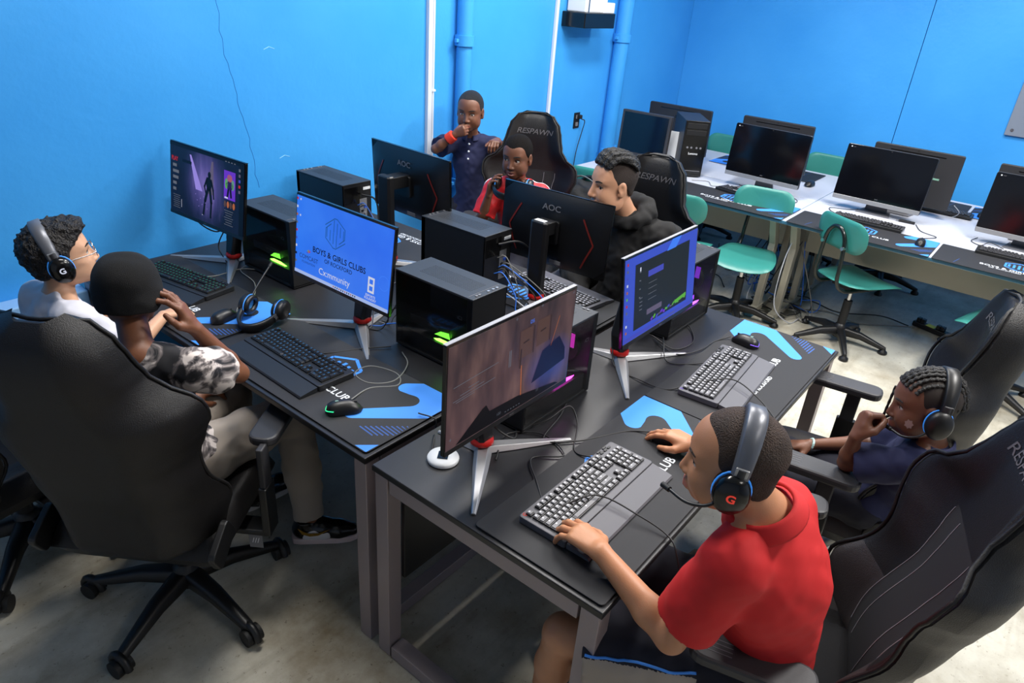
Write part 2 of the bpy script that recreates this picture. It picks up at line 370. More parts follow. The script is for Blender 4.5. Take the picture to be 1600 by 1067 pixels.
def desk_mat(label, loc, rz, L=.88, W=.39, top=None, group=None):
    t = thing('desk_mat', label, 'desk mat', loc, rz, group)
    MB().rbox((0, 0, .002), (L, W, .004), .012, MATF).build('mat', t, .0012)
    mb = MB(); mat_art(mb, L, W, .0043, True); mb.build('print', t)
    return t
z1, z2, z3 = DZ+.0032, DZ+.0052, DZ+.0002
desk_mat('black desk mat with blue print under the red-shirted child\'s keyboard', (1.497, .673, z1), 0)
desk_mat('black desk mat with blue print in front of the girl with braids', (2.382, .673, z1), 0)
desk_mat('black desk mat with blue print beside the beanie-wearing child, under the glowing mouse', (1.255, 1.728, z2), -PI/2)
desk_mat('black desk mat with blue print under the green-lit keyboard by the wall', (1.255, 2.630, z2), -PI/2)
desk_mat('black desk mat in front of the man in the black hoodie', (2.375, 1.728, z3), PI/2)
desk_mat('black desk mat in front of the child in the red jersey', (2.375, 2.620, z3), PI/2)
# ================================================================== white school tables
WZ = .735
def school_table(label, y0, y1, x0, x1, front, group='white computer tables'):
    """front = -1: kneeling side towards smaller x"""
    t = thing('school_table', label, 'table', ((x0+x1)/2, (y0+y1)/2, 0), 0, group); d, w = x1-x0-.004, y1-y0-.004
    MB().box((0, 0, WZ-.014), (d, w, .026), WTOP).build('tabletop', t, .003)
    MB().box((0, 0, WZ-.0145), (d+.006, w+.006, .022), TBLUE).build('edge_band', t, .004)
    MB().box((-front*d*.12, 0, WZ-.16), (.02, w-.16, .26), BEIGE).build('apron_panel', t, .002)
    for s in (-1, 1):
        Y = s*(w/2-.07)
        mb = MB()
        mb.prism([(front*(d/2-.05), WZ-.03), (front*(d/2-.13), WZ-.03), (front*(d/2-.235), WZ-.22), (front*(d/2-.185), .05), (front*(d/2-.125), .05), (front*(d/2-.16), WZ-.22)], -.022, .022, BEIGE, T(0, Y, 0, rx=PI/2))
        mb.box((-front*(d/2-.20), Y, WZ/2), (.06, .044, WZ-.07), BEIGE)
        mb.box((0, Y, .035), (d-.06, .05, .045), BEIGE)
        mb.build('leg', t, .004)
        mb = MB()
        for s2 in (-1, 1): MB().box((s2*(d/2-.045), Y, .02), (.05, .054, .038), TBLUE).build('foot_cap', t, .004)
    return t
school_table('white-topped table in the front row below the blue wall with the old monitor on it', 1.335, 3.03, 4.60, 5.305, -1)
school_table('white-topped table in the front row with two large screens, behind the single teal chair', -.48, 1.335, 4.60, 5.305, -1)
school_table('white-topped table in the back row near the left blue wall', 1.335, 3.03, 5.31, 6.30, 1)
school_table('white-topped table in the back row under the grey notice board', -.48, 1.335, 5.31, 6.30, 1)
WG = 'desk mats on the white tables'
desk_mat('black desk mat on the white table left of the first teal chair', (4.78, 1.775, WZ), -PI/2, group=WG)
desk_mat('black desk mat on the white table, under the middle large screen', (4.765, .880, WZ), -PI/2, .845, .375, group=WG)
desk_mat('black desk mat at the right edge of the frame on the white table', (4.765, .02, WZ), -PI/2, .845, .375, group=WG)
desk_mat('black desk mat on the back table behind the middle screen', (6.02, .90, WZ), PI/2, group=WG)
desk_mat('black desk mat on the back table behind the second large screen', (6.02, 1.98, WZ), PI/2, group=WG)
desk_mat('black desk mat on the back table at far right, mostly behind a screen', (6.02, 0.0, WZ), PI/2, group=WG)
# ================================================================== teal school chairs
def rounded(w, h, r, n=5, bow=0):
    P = []
    for qx, qy, t0 in ((w/2-r, h/2-r, 0), (-w/2+r, h/2-r, PI/2), (-w/2+r, -h/2+r, PI), (w/2-r, -h/2+r, 1.5*PI)):
        for k in range(n+1):
            t = t0+PI/2*k/n; P.append((qx+r*math.cos(t), qy+r*math.sin(t)))
    return P
def slab(poly, f, th, m, n_in=5):
    # curved slab: rings shrinking to the centre, height f(x,y)
    mb = MB(); N = len(poly); cx = sum(p[0] for p in poly)/N; cy = sum(p[1] for p in poly)/N
    for s, inv in ((1, 0), (-1, 1)):
        rings = []
        for i in range(n_in+1):
            k = 1-i/n_in*.999
            e = 0 if i else -.35*th
            rings.append([(cx+(x-cx)*k, cy+(y-cy)*k, f(cx+(x-cx)*k, cy+(y-cy)*k)+s*(th/2+e)) for x, y in poly])
        vs = [p for r in rings for p in r]
        fs = [(i*N+j, i*N+(j+1) % N, (i+1)*N+(j+1) % N, (i+1)*N+j) for i in range(n_in) for j in range(N)]
        if inv: fs = [q[::-1] for q in fs]
        mb.add(vs, fs, m, None, True)
    N2 = N*(n_in+1)
    out = [(cx+(x-cx)*1.006, cy+(y-cy)*1.006, f(x, y)) for x, y in poly]; k0 = len(mb.v); mb.v += out; i0 = mb.mi(m)
    for j in range(N):
        a, b = j, (j+1) % N
        mb.f.append([a, k0+a, k0+b, b][::-1] if 0 else [b, a, k0+a, k0+b]); mb.m.append(i0); mb.sm.append(True)
        mb.f.append([N2+a, N2+b, k0+b, k0+a]); mb.m.append(i0); mb.sm.append(True)
    return mb
def star_base(t, R, z, m, ang0, hub_r=.035, w=.05, arms=5, hh=.09, foot='glide'):
    MB().lathe([(hub_r, hh-.05), (hub_r+.008, hh-.03), (hub_r+.006, hh+.03), (hub_r-.008, hh+.045)], m, 18).build('hub', t)
    for k in range(arms):
        a = ang0+k*2*PI/arms; M = T(rz=a)
        mb = MB(); P = []
        for x, wd_, zt, zb in ((.01, w, hh+.025, hh-.03), (R*.45, w*.8, hh+.012, hh-.03), (R*.93, w*.55, z+.035, z+.008), (R, w*.35, z+.028, z+.008)):
            P.append([(x, wd_/2, zb), (x, wd_/2, zt-.008), (x, wd_/4, zt), (x, -wd_/4, zt), (x, -wd_/2, zt-.008), (x, -wd_/2, zb), (x, wd_/2, zb)])
        mb.grid(P, m, True, M); mb.add(P[-1][:6], [(5, 4, 3, 2, 1, 0)], m, M)
        mb.build('base_arm', t)
        if foot == 'glide': MB().lathe([(.027, .0), (.03, .004), (.028, .018), (.016, .028), (.014, z+.02)], m, 14, T(rz=a) @ T(R-.012)).build('glide', t)
        else:
            cm = MB(); M2 = T(rz=a) @ T(R-.01, 0, 0, rz=1.1+k*1.7)
            for s in (-1, 1): cm.tube([(0, s*.009, .030), (0, s*.027, .030)], .030, RUBBER, 18, M2)
            cm.tube([(0, -.009, .030), (0, .009, .030)], .02, RUBBER, 12, M2)
            cm.tube([(-.02+.042*math.cos(q)*.9+.02, 0, .030+.042*math.sin(q)) for q in [i*PI/8 for i in range(9)]], .013, m, 8, M2, flat=1.)
            cm.cyl((0, 0, .03), (0, 0, z+.03), .012, m, 10, T(rz=a) @ T(R-.01))
            cm.build('caster', t)
def teal_chair(label, loc, rz, group='teal school chairs'):
    t = thing('school_chair', label, 'chair', (loc[0], loc[1], 0), rz, group)
    SZ = .455
    poly = []
    for x, hw in ((.215, .165), (.225, .10)): pass
    # seat : wider in front, rounded
    seat = [(.22, -.15), (.232, -.08), (.235, 0), (.232, .08), (.22, .15), (.20, .185), (.165, .203), (.08, .205), (0, .198), (-.08, .185), (-.15, .165), (-.185, .14), (-.20, .10), (-.205, 0), (-.20, -.10), (-.185, -.14), (-.15, -.165), (-.08, -.185), (0, -.198), (.08, -.205), (.165, -.203), (.20, -.185)]
    slab(seat, lambda x, y: SZ+.35*y*y-.55*max(0, x-.12)**2*4-.010+.25*max(0, -x-.05)**2*3, .016, TEAL).build('seat', t)
    back = rounded(.40, .20, .085, 6)
    mb = slab(back, lambda x, y: .35*x*x*1.6, .014, TEAL)
    Mb = T(-.245, 0, .77, ry=-.12) @ frame((0, 0, 0), (0, 1, 0), (0, 0, 1), (1, 0, 0))
    mb.v = [tuple(Mb @ Vector(p)) for p in mb.v]
    mb.build('backrest', t)
    tb = MAT_TUBE
    MB().tube(spline([(.12, .10, SZ-.035), (-.05, .105, SZ-.04), (-.19, .10, SZ-.035), (-.255, .095, SZ+.03), (-.262, .09, .60), (-.268, .075, .74), (-.272, .04, .80), (-.273, 0, .815), (-.272, -.04, .80), (-.268, -.075, .74), (-.262, -.09, .60), (-.255, -.095, SZ+.03), (-.19, -.10, SZ-.035), (-.05, -.105, SZ-.04), (.12, -.10, SZ-.035)], 5), .0125, tb, 10).build('back_tube', t)
    for s in (-1, 1): MB().cyl((-.262, s*.083, .70), (-.285, s*.083, .70), .012, CHROME, 12).build('bolt', t)
    MB().box((0, 0, SZ-.045), (.20, .17, .03), RUBBER).build('seat_plate', t, .005)
    MB().cyl((0, 0, .26), (0, 0, SZ-.05), .0145, CHROME, 14).build('gas_lift', t)
    MB().cyl((0, 0, .10), (0, 0, .30), .027, RUBBER, 16).build('column', t)
    star_base(t, .30, .02, BLACK, .35, foot='glide')
    return t
MAT_TUBE = mat('black_enamel_tube', (.07, .10, .10), .22)
teal_chair('teal plastic swivel chair facing the camera side, in the gap left of the middle table', (4.54, 1.49), math.radians(190))
teal_chair('teal swivel chair turned sideways, alone at the front edge of the white table', (4.71, .82), math.radians(-31))
teal_chair('teal chair partly behind the high-backed chair of the man in the hoodie', (4.38, 1.92), math.radians(10))
teal_chair('teal chair mostly behind the black chair of the girl, at the right edge', (4.62, -.04), math.radians(75))
teal_chair('teal chair far back against the blue wall between two large screens', (6.20, 1.60), math.radians(180))
teal_chair('teal chair in the far corner behind the black tower computer', (6.20, 2.52), math.radians(180))
teal_chair('teal chair behind the man in the hoodie, covered by the black bag', (4.45, 2.62), math.radians(10))
teal_chair('teal chair whose black base shows under the white table, behind the lone chair', (6.12, .90), math.radians(175))
# ================================================================== screens
S_NAVY = emis('screen_navy', (.055, .06, .13), .9)
def screen_base(mb, w, h, m): mb.rbox((0, 0, .0005), (w, h, .001), .001, m)
def R(mb, x, y, w, h, m, z=.0014, rot=0):
    c, s = math.cos(rot), math.sin(rot)
    mb.add([(x+a*c-b*s, y+a*s+b*c, z) for a, b in ((-w/2, -h/2), (w/2, -h/2), (w/2, h/2), (-w/2, h/2))], [(0, 1, 2, 3)], m)
def gradient_screen(name, fn_nodes): pass
def img_mat(name, build):
    m = bpy.data.materials.new(name); m.use_nodes = True; nt = m.node_tree; b = nt.nodes['Principled BSDF']
    b.inputs['Base Color'].default_value = (0, 0, 0, 1); b.inputs['Roughness'].default_value = .35; b.inputs['Specular IOR Level'].default_value = .3
    tc = nt.nodes.new('ShaderNodeTexCoord'); col = build(nt, tc.outputs['Object'])
    nt.links.new(col, b.inputs['Emission Color']); b.inputs['Emission Strength'].default_value = .66; return m
def ramp_n(nt, src, stops):
    r = nt.nodes.new('ShaderNodeValToRGB'); e = r.color_ramp.elements
    while len(e) < len(stops): e.new(.5)
    for i, (p, c) in enumerate(stops): e[i].position = p; e[i].color = (*lin(c), 1)
    nt.links.new(src, r.inputs[0]); return r.outputs[0]
def axis_n(nt, vec, vx, vy, scale, off):
    d = nt.nodes.new('ShaderNodeVectorMath'); d.operation = 'DOT_PRODUCT'; d.inputs[1].default_value = (vx, vy, 0); nt.links.new(vec, d.inputs[0])
    a = nt.nodes.new('ShaderNodeMath'); a.operation = 'MULTIPLY_ADD'; a.inputs[1].default_value = scale; a.inputs[2].default_value = off; nt.links.new(d.outputs['Value'], a.inputs[0]); return a.outputs[0]
def mix_n(nt, f, a, b, mode='MIX'):
    x = nt.nodes.new('ShaderNodeMix'); x.data_type = 'RGBA'; x.blend_type = mode
    if isinstance(f, (float, int)): x.inputs[0].default_value = f
    else: nt.links.new(f, x.inputs[0])
    nt.links.new(a, x.inputs[6]); nt.links.new(b, x.inputs[7]); return x.outputs[2]
def radial_n(nt, vec, cx, cy, sx, sy):
    mp = nt.nodes.new('ShaderNodeMapping'); mp.vector_type = 'POINT'; mp.inputs['Location'].default_value = (-cx*sx, -cy*sy, 0); mp.inputs['Scale'].default_value = (sx, sy, 0)
    nt.links.new(vec, mp.inputs['Vector']); ln = nt.nodes.new('ShaderNodeVectorMath'); ln.operation = 'LENGTH'; nt.links.new(mp.outputs[0], ln.inputs[0]); return ln.outputs['Value']
def noise_n(nt, vec, sc, det=3, mp=(1, 1, 1)):
    m = nt.nodes.new('ShaderNodeMapping'); m.inputs['Scale'].default_value = mp; nt.links.new(vec, m.inputs['Vector'])
    n = nt.nodes.new('ShaderNodeTexNoise'); n.inputs['Scale'].default_value = sc; n.inputs['Detail'].default_value = det; nt.links.new(m.outputs[0], n.inputs['Vector']); return n.outputs['Fac']
# club wallpaper
def _wall1(nt, v):
    a = ramp_n(nt, axis_n(nt, v, 1, .35, 1.6, .5), [(0, (.16, .46, .96)), (.5, (.20, .44, .93)), (1, (.14, .40, .95))])
    return mix_n(nt, .35, a, ramp_n(nt, noise_n(nt, v, 5), [(.4, (.18, .45, .95)), (.62, (.27, .55, 1))]))
def _game(nt, v):   # pink-brown shooter scene
    g = ramp_n(nt, axis_n(nt, v, -.25, 1, 2.9, .5), [(0, (.22, .18, .26)), (.32, (.42, .32, .34)), (.5, (.36, .27, .29)), (.72, (.25, .20, .23)), (1, (.22, .20, .22))])
    g2 = mix_n(nt, .55, g, ramp_n(nt, noise_n(nt, v, 9, 3, (1.6, .5, 1)), [(.35, (.20, .16, .20)), (.55, (.44, .33, .33)), (.7, (.60, .46, .43))]))
    bl = radial_n(nt, v, .165, -.055, 8, 10)
    f = ramp_n(nt, bl, [(0, (1, 1, 1)), (.55, (.8, .8, .8)), (1, (0, 0, 0))])
    bl2 = ramp_n(nt, noise_n(nt, v, 6), [(.3, (.10, .14, .32)), (.7, (.22, .30, .62))])
    return mix_n(nt, f, g2, bl2)
def _horror(nt, v):
    base = ramp_n(nt, radial_n(nt, v, .0, .02, 5.5, 5), [(0, (.42, .36, .62)), (.4, (.25, .22, .44)), (.75, (.09, .10, .22)), (1, (.05, .06, .13))])
    return mix_n(nt, ramp_n(nt, radial_n(nt, v, .0, .02, 5.0, 4.0), [(0, (.72, .72, .72)), (.8, (.1, .1, .1))]), base, ramp_n(nt, noise_n(nt, v, 12, 4, (2.2, .5, 1)), [(.35, (.08, .08, .18)), (.6, (.34, .30, .55)), (.75, (.62, .55, .85))]), 'SCREEN')
SC_CLUB = img_mat('screen_club', _wall1); SC_GAME = img_mat('screen_game', _game); SC_GAME.node_tree.nodes['Principled BSDF'].inputs['Emission Strength'].default_value = .42; SC_HORR = img_mat('screen_horror', _horror); SC_CLUB.node_tree.nodes['Principled BSDF'].inputs['Emission Strength'].default_value = .60
SC_DESKTOP = emis('screen_desktop_blue', (.22, .31, .76), .95)
E1 = emis('px_white', (.85, .87, .95), .8); E2 = emis('px_dark', (.03, .05, .14), .5); E3 = emis('px_grey', (.45, .47, .52), .6); E4 = emis('px_red', (.78, .14, .14), .8)
E5 = emis('px_teal_line', (.13, .36, .64), .8); E6 = emis('px_green', (.40, .75, .25), .7); E7 = emis('px_purple', (.42, .20, .80), .8); E8 = emis('px_window', (.10, .12, .14), .9)
E9 = emis('px_blurple', (.26, .29, .72), .9); E10 = emis('px_mauve', (.42, .38, .48), .7); E11 = emis('px_taskbar', (.66, .74, .94), .85); E12 = emis('px_orange', (.8, .45, .25), .6); E13 = emis('px_black', (.04, .04, .07), .6)
E14 = emis('px_lilac', (.62, .55, .90), .8); E15 = emis('px_wood', (.46, .34, .31), .42); E16 = emis('px_wood_dark', (.26, .19, .19), .5); E18 = emis('px_slate', (.13, .22, .45), .7); E17 = emis('px_blue2', (.25, .50, .98), .9)
def art_club(mb):
    # hands logo drawn with parallel bars in a hexagon
    cx, cy = -.035, .055; lw = .0035
    def ln(a, b, m=E5, w=lw, z=.0016):
        a, b = Vector(a), Vector(b); d = b-a; R(mb, (a.x+b.x)/2, (a.y+b.y)/2, d.length+w*.8, w, m, z, math.atan2(d.y, d.x))
    s = .0165
    def pt(i, j): return (cx+i*s, cy+j*s)
    path = [(-3.2, 1.2), (0, 3.4), (3.1, 1.6), (3.1, -.6), (1.1, -1.9), (.2, -1.2), (-1.2, .5)]
    for k in range(4):
        x = -.5+k*1.1; ln(pt(x, 2.9-k*.55), pt(x, -.2-k*.35+.5))
        x2 = .5-k*1.1; ln(pt(x2, -2.9+k*.55), pt(x2, .2+k*.35-.5))
    for a, b in (((-3.4, 1.3), (-.4, 3.3)), ((-.4, 3.3), (.5, 3.3)), ((.5, 3.3), (3.2, 1.6)), ((3.2, 1.6), (3.2, -.6)), ((3.2, -.6), (1.5, -1.9)), ((-3.2, -1.6), (-.5, -3.3)), ((-.5, -3.3), (.4, -3.3)), ((.4, -3.3), (3.4, -1.3)), ((-3.2, -1.6), (-3.2, .6)), ((-3.2, .6), (-1.5, 1.9))): ln(pt(*a), pt(*b))
    mb.text('BOYS & GIRLS CLUBS', .031, E2, T(-.01, -.035, .0016), offset=.014, sx=1.03)
    mb.text('OF ROCKFORD', .0225, E2, T(-.01, -.062, .0016), offset=.006)
    mb.text('COMCAST', .024, E18, T(-.182, -.078, .0016), offset=.001)
    mb.text('FOUNDATION', .012, E18, T(-.182, -.098, .0016))
    for i, c in enumerate((E4, E12, E6, E7)):
        a = .5+i*.72; mb.add([(-.182, -.058, .0017), (-.182+.012*math.cos(a), -.058+.013*math.sin(a), .0017), (-.182+.012*math.cos(a+.6), -.058+.013*math.sin(a+.6), .0017)], [(0, 1, 2)], c)
    mb.text('Cx:mmunity', .036, E1, T(-.03, -.108, .0016))
    # block emblem
    X, Y = .172, -.075
    for dx, dy, w, h in ((-.013, 0, .008, .058), (.013, 0, .008, .058), (0, .025, .034, .008), (0, 0, .026, .008), (0, -.025, .034, .008)): R(mb, X+dx, Y+dy, w, h, E1, .0016)
    mb.text('ESPORTS', .013, E1, T(X, Y-.041, .0016), offset=.012); mb.text('FOUNDRY', .013, E1, T(X, Y-.053, .0016), offset=.012)
    rr = random.Random(2)
    for j in range(9): R(mb, -.258, .135-j*.030, .008, .009, [E4, E1, E12, E3, E4, E9, E1, E2, E3][j], .0016); R(mb, -.240, .135-j*.030, .006, .007, E1 if j in (0, 2) else SC_CLUB, .0015)
    for i in range(7):
        for j in range(7): R(mb, .21+i*.008, -.135+j*.008, .0022, .0022, E17, .0015)
    mb.tube([(.235+.026*math.cos(a*.4), -.05+.026*math.sin(a*.4), .0012) for a in range(17)], .0009, E17, 4)
    R(mb, 0, -.1435, .53, .013, E11, .0015)
    for i in range(12): R(mb, -.03+i*.011, -.1435, .005, .006, E13 if i % 3 else E12, .0018)
def art_horror(mb):
    R(mb, .252, 0, .03, .30, E13, .0012); R(mb, 0, .145, .53, .014, E13, .0013)
    # light cones
    for x0, x1, m in ((-.115, -.05, E14), (.045, .03, E10)):
        mb.add([(x0, .12, .0013), (x0+.012, .12, .0013), (x1+.03, -.02, .0013), (x1-.02, -.02, .0013)], [(0, 3, 2, 1)], m)
    # standing figure silhouette (one outline polygon each limb)
    B = .0018
    def blob(cx, cy, rx, ry, m=E13, n=14): mb.add([(cx+rx*math.cos(2*PI*i/n), cy+ry*math.sin(2*PI*i/n), B) for i in range(n)], [tuple(range(n))], m)
    blob(.030, .060, .011, .014); blob(.027, .022, .020, .030)
    for a, b, w in (((.015, .045), (-.005, .005), .011), ((-.005, .005), (.005, -.02), .009), ((.043, .04), (.058, .0), .011), ((.058, 0), (.062, -.035), .009), ((.020, 0), (.000, -.055), .017), ((.0, -.055), (-.012, -.115), .013), ((.034, 0), (.045, -.055), .017), ((.045, -.055), (.040, -.12), .013)):
        a, b = Vector(a), Vector(b); d = b-a; R(mb, (a.x+b.x)/2, (a.y+b.y)/2, d.length+w*.5, w, E13, B, math.atan2(d.y, d.x))
    # menu
    mb.text('PLAY', .026, E4, T(-.228, .083, B), offset=.02, sx=.8)
    for i, w in enumerate((.030, .046, .042, .028, .024)): R(mb, -.243+w/2, .055-i*.026, w, .013, E3, B)
    for i in range(7): R(mb, -.215, -.075-i*.009, .055-.006*(i % 3), .002, E3, B)
    R(mb, -.178, -.105, .002, .035, E1, B); R(mb, -.135, .085, .07, .012, E13, B)
    # purple poster card
    R(mb, .172, .045, .078, .118, E7, B); blob(.172, .075, .018, .016, E12); blob(.172, .045, .026, .018, E13); blob(.150, .05, .010, .022, E6); blob(.194, .05, .010, .022, E6)
    for a, b in (((.165, .03), (.158, -.005)), ((.178, .03), (.184, -.005))):
        a, b = Vector(a), Vector(b); d = b-a; R(mb, (a.x+b.x)/2, (a.y+b.y)/2, d.length, .012, E13, B+.0002, math.atan2(d.y, d.x))
    R(mb, .150, -.008, .022, .006, E1, B+.0002)
    for i in range(4): blob(.142+i*.02, -.036, .008, .014, E12 if i % 2 else E15)
    for i in range(7): R(mb, .168, -.062-i*.010, .062-.01*(i % 3), .0022, E3, B)
    for i, c in enumerate((E3, E10, E9, E4, E10)): R(mb, .238, .12-i*.022, .012, .012, c, B)
    for i in range(4): R(mb, .145+i*.02, .14, .010, .004, E3, B)
    blob(-.02, -.12, .002, .002, E1)
    for i in range(8): blob(-.07+i*.012, -.04-((i*7) % 5)*.012, .002, .002, E14)
def art_game(mb):
    B = .0016
    # crates / panels on far side
    for x, y, w, h in ((.04, .055, .055, .085), (.115, .065, .055, .08)):
        R(mb, x, y, w, h, E15, .0013, .03); R(mb, x, y+.004, w*.45, h*.06, E16, B, .15); R(mb, x+w/2+.006, y, .004, h, E16, B, .03)
    R(mb, .02, .012, .006, .06, E16, B, 0); R(mb, -.03, .03, .003, .05, E3, B, .02); R(mb, -.024, .03, .003, .05, E3, B, .02)
    R(mb, .03, -.06, .0035, .10, E12, B, .08); R(mb, .036, -.06, .002, .10, E15, B, .08); R(mb, .175, .045, .002, .09, E12, B, -.35)
    # weapon silhouette at the bottom
    mb.add([(-.23, -.145, B), (-.08, -.145, B), (.22, -.145, B), (.20, -.135, B), (.02, -.105, B), (-.10, -.10, B), (-.115, -.075, B), (-.13, -.08, B)], [tuple(range(8))], E13)
    mb.add([(.08, -.09, B), (.12, .0, B), (.20, .02, B), (.235, -.03, B), (.24, -.07, B)], [(0, 4, 3, 2, 1)], emis('px_blue_shade', (.07, .11, .28), .5))
    mb.text('DS', .015, E17, T(.06, .112, B)); mb.text('100', .013, E3, T(-.06, -.128, B)); mb.text('30', .013, E3, T(.112, -.125, B))
    for i, (x, y, w) in enumerate(((-.16, .035, .17), (-.17, .012, .04), (-.175, .002, .09), (-.165, -.006, .16), (-.2, -.014, .07))): R(mb, x, y, w, .0018, E3, B, .05)
    for x, y in ((-.01, .14), (.1, .145), (.25, .14), (-.25, -.12)): mb.text('+', .02, E3, T(x, y, B))
    for i in range(6): R(mb, -.03+i*.012, -.135, .006, .003, E3, B)
def art_desktop(mb):
    B = .0016
    R(mb, .0, .0, .40, .235, E8, .0013)
    R(mb, -.055, .065, .11, .022, E9, B); R(mb, -.055, -.075, .11, .020, E10, B)
    for i in range(4):
        R(mb, -.075, .03-i*.02, .06, .002, E3, B)
        R(mb, -.165, .085-i*.03, .01, .004, E3, B); R(mb, -.155, -.01-i*.014, .02, .003, E3, B)
    R(mb, -.165, .095, .008, .014, E1, B)
    rr = random.Random(5)
    for i in range(15):
        x = -.07+i*.018; y = -.110+.001*i+.004*math.sin(i*2.1); R(mb, x, y, .017, .006+.005*rr.random(), [E7, E9, E7, E6, E10][(i*3) % 5] if i < 9 else E6, B+.0002, rr.uniform(-.3, .7))
    R(mb, .15, -.095, .09, .014, E6, B, .1)
    for i in range(11): R(mb, -.25, .13-i*.024, .009, .009, [E4, E3, E9, E1, E12, E6][i % 6], B)
    R(mb, 0, -.137, .53, .012, E9, B)
    for i in range(14): R(mb, -.04+i*.011, -.137, .005, .005, E3, B+.0002)
    mb.add([(.02, .115, .0014), (.09, .115, .0014), (.13, .15, .0014), (.06, .15, .0014)], [(0, 1, 2, 3)], E17)
def leg_beam(mb, a, b, w0, w1, h0, h1, m):
    a, b = Vector(a), Vector(b); d = (b-a); d.z = 0; d.normalize(); n = Vector((-d.y, d.x, 0))
    P = []
    for p, w, h in ((a, w0, h0), ((a*2+b)/3, w0*.78+w1*.22, h0*.75+h1*.25), (b, w1, h1)):
        P.append([(p+n*w/2), (p+n*w*.28+Vector((0, 0, h))), (p-n*w*.28+Vector((0, 0, h))), (p-n*w/2), (p+n*w/2)])
    mb.grid(P, m, False); mb.add(P[-1][:4], [(0, 1, 2, 3)], m); mb.add(P[0][:4], [(3, 2, 1, 0)], m)
def gaming_monitor(label, loc, rz, scr, art, tilt=.1, lift=.325, fwd=.05, group='AOC gaming monitors', stand=(0, 0), yaw=0, trim=False, sticker=False):
    """local: faces -y; column foot at the origin"""
    t = thing('gaming_monitor', label, 'monitor', loc, rz)
    W, H = .540, .320
    P = T(stand[0], -fwd, lift, rx=PI/2-tilt, rz=0)   # panel frame: local z of P = facing -y
    P = T(stand[0], -fwd, lift, rz=yaw) @ T(rx=PI/2-tilt)
    mb = MB().rbox((0, 0, -.006), (W, H, .012), .004, GLOSSB, P); mb.box((0, -H/2+.009, .0012), (W-.004, .016, .003), BLACK, P)
    mb.text('AOC', .009, GREY, P @ T(0, -H/2+.009, .0032), offset=.01)
    mb.build('bezel', t, .0012)
    mb = MB().rbox((0, .004, .0004), (W-.012, H-.024, .0016), .001, scr); sm = mb.build('screen', t); sm.matrix_basis = P @ T(0, 0, .0006)
    if art:
        mb = MB(); art(mb); a = mb.build('screen_picture', t); a.matrix_basis = P @ T(0, .005, .0016)
    # top edge line of the housing; trim paints reflected light as a pale colour
    MB().box((0, H/2+.0006, -.007), (W, .0016, .012), mat('edge_trim_reflection', (.62, .62, .64), .4) if trim else GLOSSB, P).build('edge_trim', t)
    # rear shell
    mb = MB(); G = []
    for j in range(9):
        v = -1+2*j/8; row = []
        for i in range(13):
            u = -1+2*i/12; b = (1-abs(u)**3)*(1-abs(v)**3)
            row.append((u*(W/2-.002), v*(H/2-.002), -.012-.032*b**.6))
        G.append(row)
    mb.grid(G, MONB, True, P, flip=True); mb.build('rear_shell', t)
    def zb(x, y): b = max(0, (1-abs(x/(W/2-.002))**3)*(1-abs(y/(H/2-.002))**3)); return -.0125-.032*b**.6
    def strip(mb, pts, w, m):
        for a, b in zip(pts, pts[1:]):
            a, b = Vector(a), Vector(b); d = (b-a); n = Vector((-d.y, d.x)).normalized()*w/2; N = 8
            for i in range(N):
                p, q = a+d*i/N, a+d*(i+1)/N
                c = [p+n, q+n, q-n, p-n]; mb.add([(k.x, k.y, zb(k.x, k.y)-.0015) for k in c], [(0, 1, 2, 3)], m, P)
    for s in (-1, 1):
        mb = MB(); strip(mb, [(s*.155, .085), (s*.212, -.015), (s*.165, -.125)], .0075, MONRED); mb.build('red_chevron', t)
    mb = MB().text('AOC', .036, GREY, P @ T(0, .098, zb(0, .09)-.0035) @ Matrix.Rotation(PI, 4, 'Y'), offset=.016, sx=1.15); mb.build('rear_logo', t)
    MB().box((-.05, -.125, -.052), (.055, .016, .002), GREY, P).build('rating_label', t)
    MB().rbox((0, 0, -.050), (.10, .10, .012), .01, BLACK, P).build('mount_plate', t, .002)
    # column
    mb = MB(); top = P @ Vector((0, .015, -.062))
    pts = [(0, .03, .02), (0, .034, .15), (top.x*.6, .045, lift-.02), (top.x, top.y+.012, lift+.05)]
    rows = []
    for z, y, hw, hd, x in ((.02, .028, .027, .027, 0), (.05, .030, .030, .027, 0), (.10, .038, .036, .024, 0), (.16, .044, .040, .021, top.x*.4), (lift-.04, .046, .041, .020, top.x), (lift+.055, .046, .041, .020, top.x), (lift+.06, .046, .034, .014, top.x)):
        rows.append([(x+hw*sx*a, y+hd*sy*b, z) for sx, sy, a, b in ((1, 1, 1, .6), (1, 1, .7, 1), (-1, 1, .7, 1), (-1, 1, 1, .6), (-1, -1, 1, .6), (-1, -1, .7, 1), (1, -1, .7, 1), (1, -1, 1, .6), (1, 1, 1, .6))])
    mb.grid(rows, BLACK, False); mb.add(rows[-1][:8], [tuple(range(8))], BLACK); mb.box((top.x, (top.y-.02+.03)/2, lift+.025), (.07, .05-top.y, .055), BLACK)
    if sticker: MB().box((top.x, .046, lift+.061), (.05, .024, .002), WHITE).build('white_tag', t)
    mb.build('column', t, .003)
    MB().lathe([(.031, .020), (.036, .024), (.035, .036), (.030, .042)], RED, 24, T(0, .028, 0)).build('red_ring', t)
    for a, b in (((0, .02, 0), (-.235, -.150, 0)), ((0, .02, 0), (.225, -.140, 0)), ((0, .03, 0), (-.03, .175, 0))):
        mb = MB(); leg_beam(mb, a, b, .055, .014, .018, .004, SILVER); mb.build('foot', t, .0015)
    return t
MONB = mat('monitor_rear_black', (.052, .053, .064), .36, bump=.06, bscale=500)
MONRED = mat('monitor_chevron_red', (.42, .10, .07), .45)
z1, z2, z3 = DZ+.0035, DZ+.0055, DZ+.0005
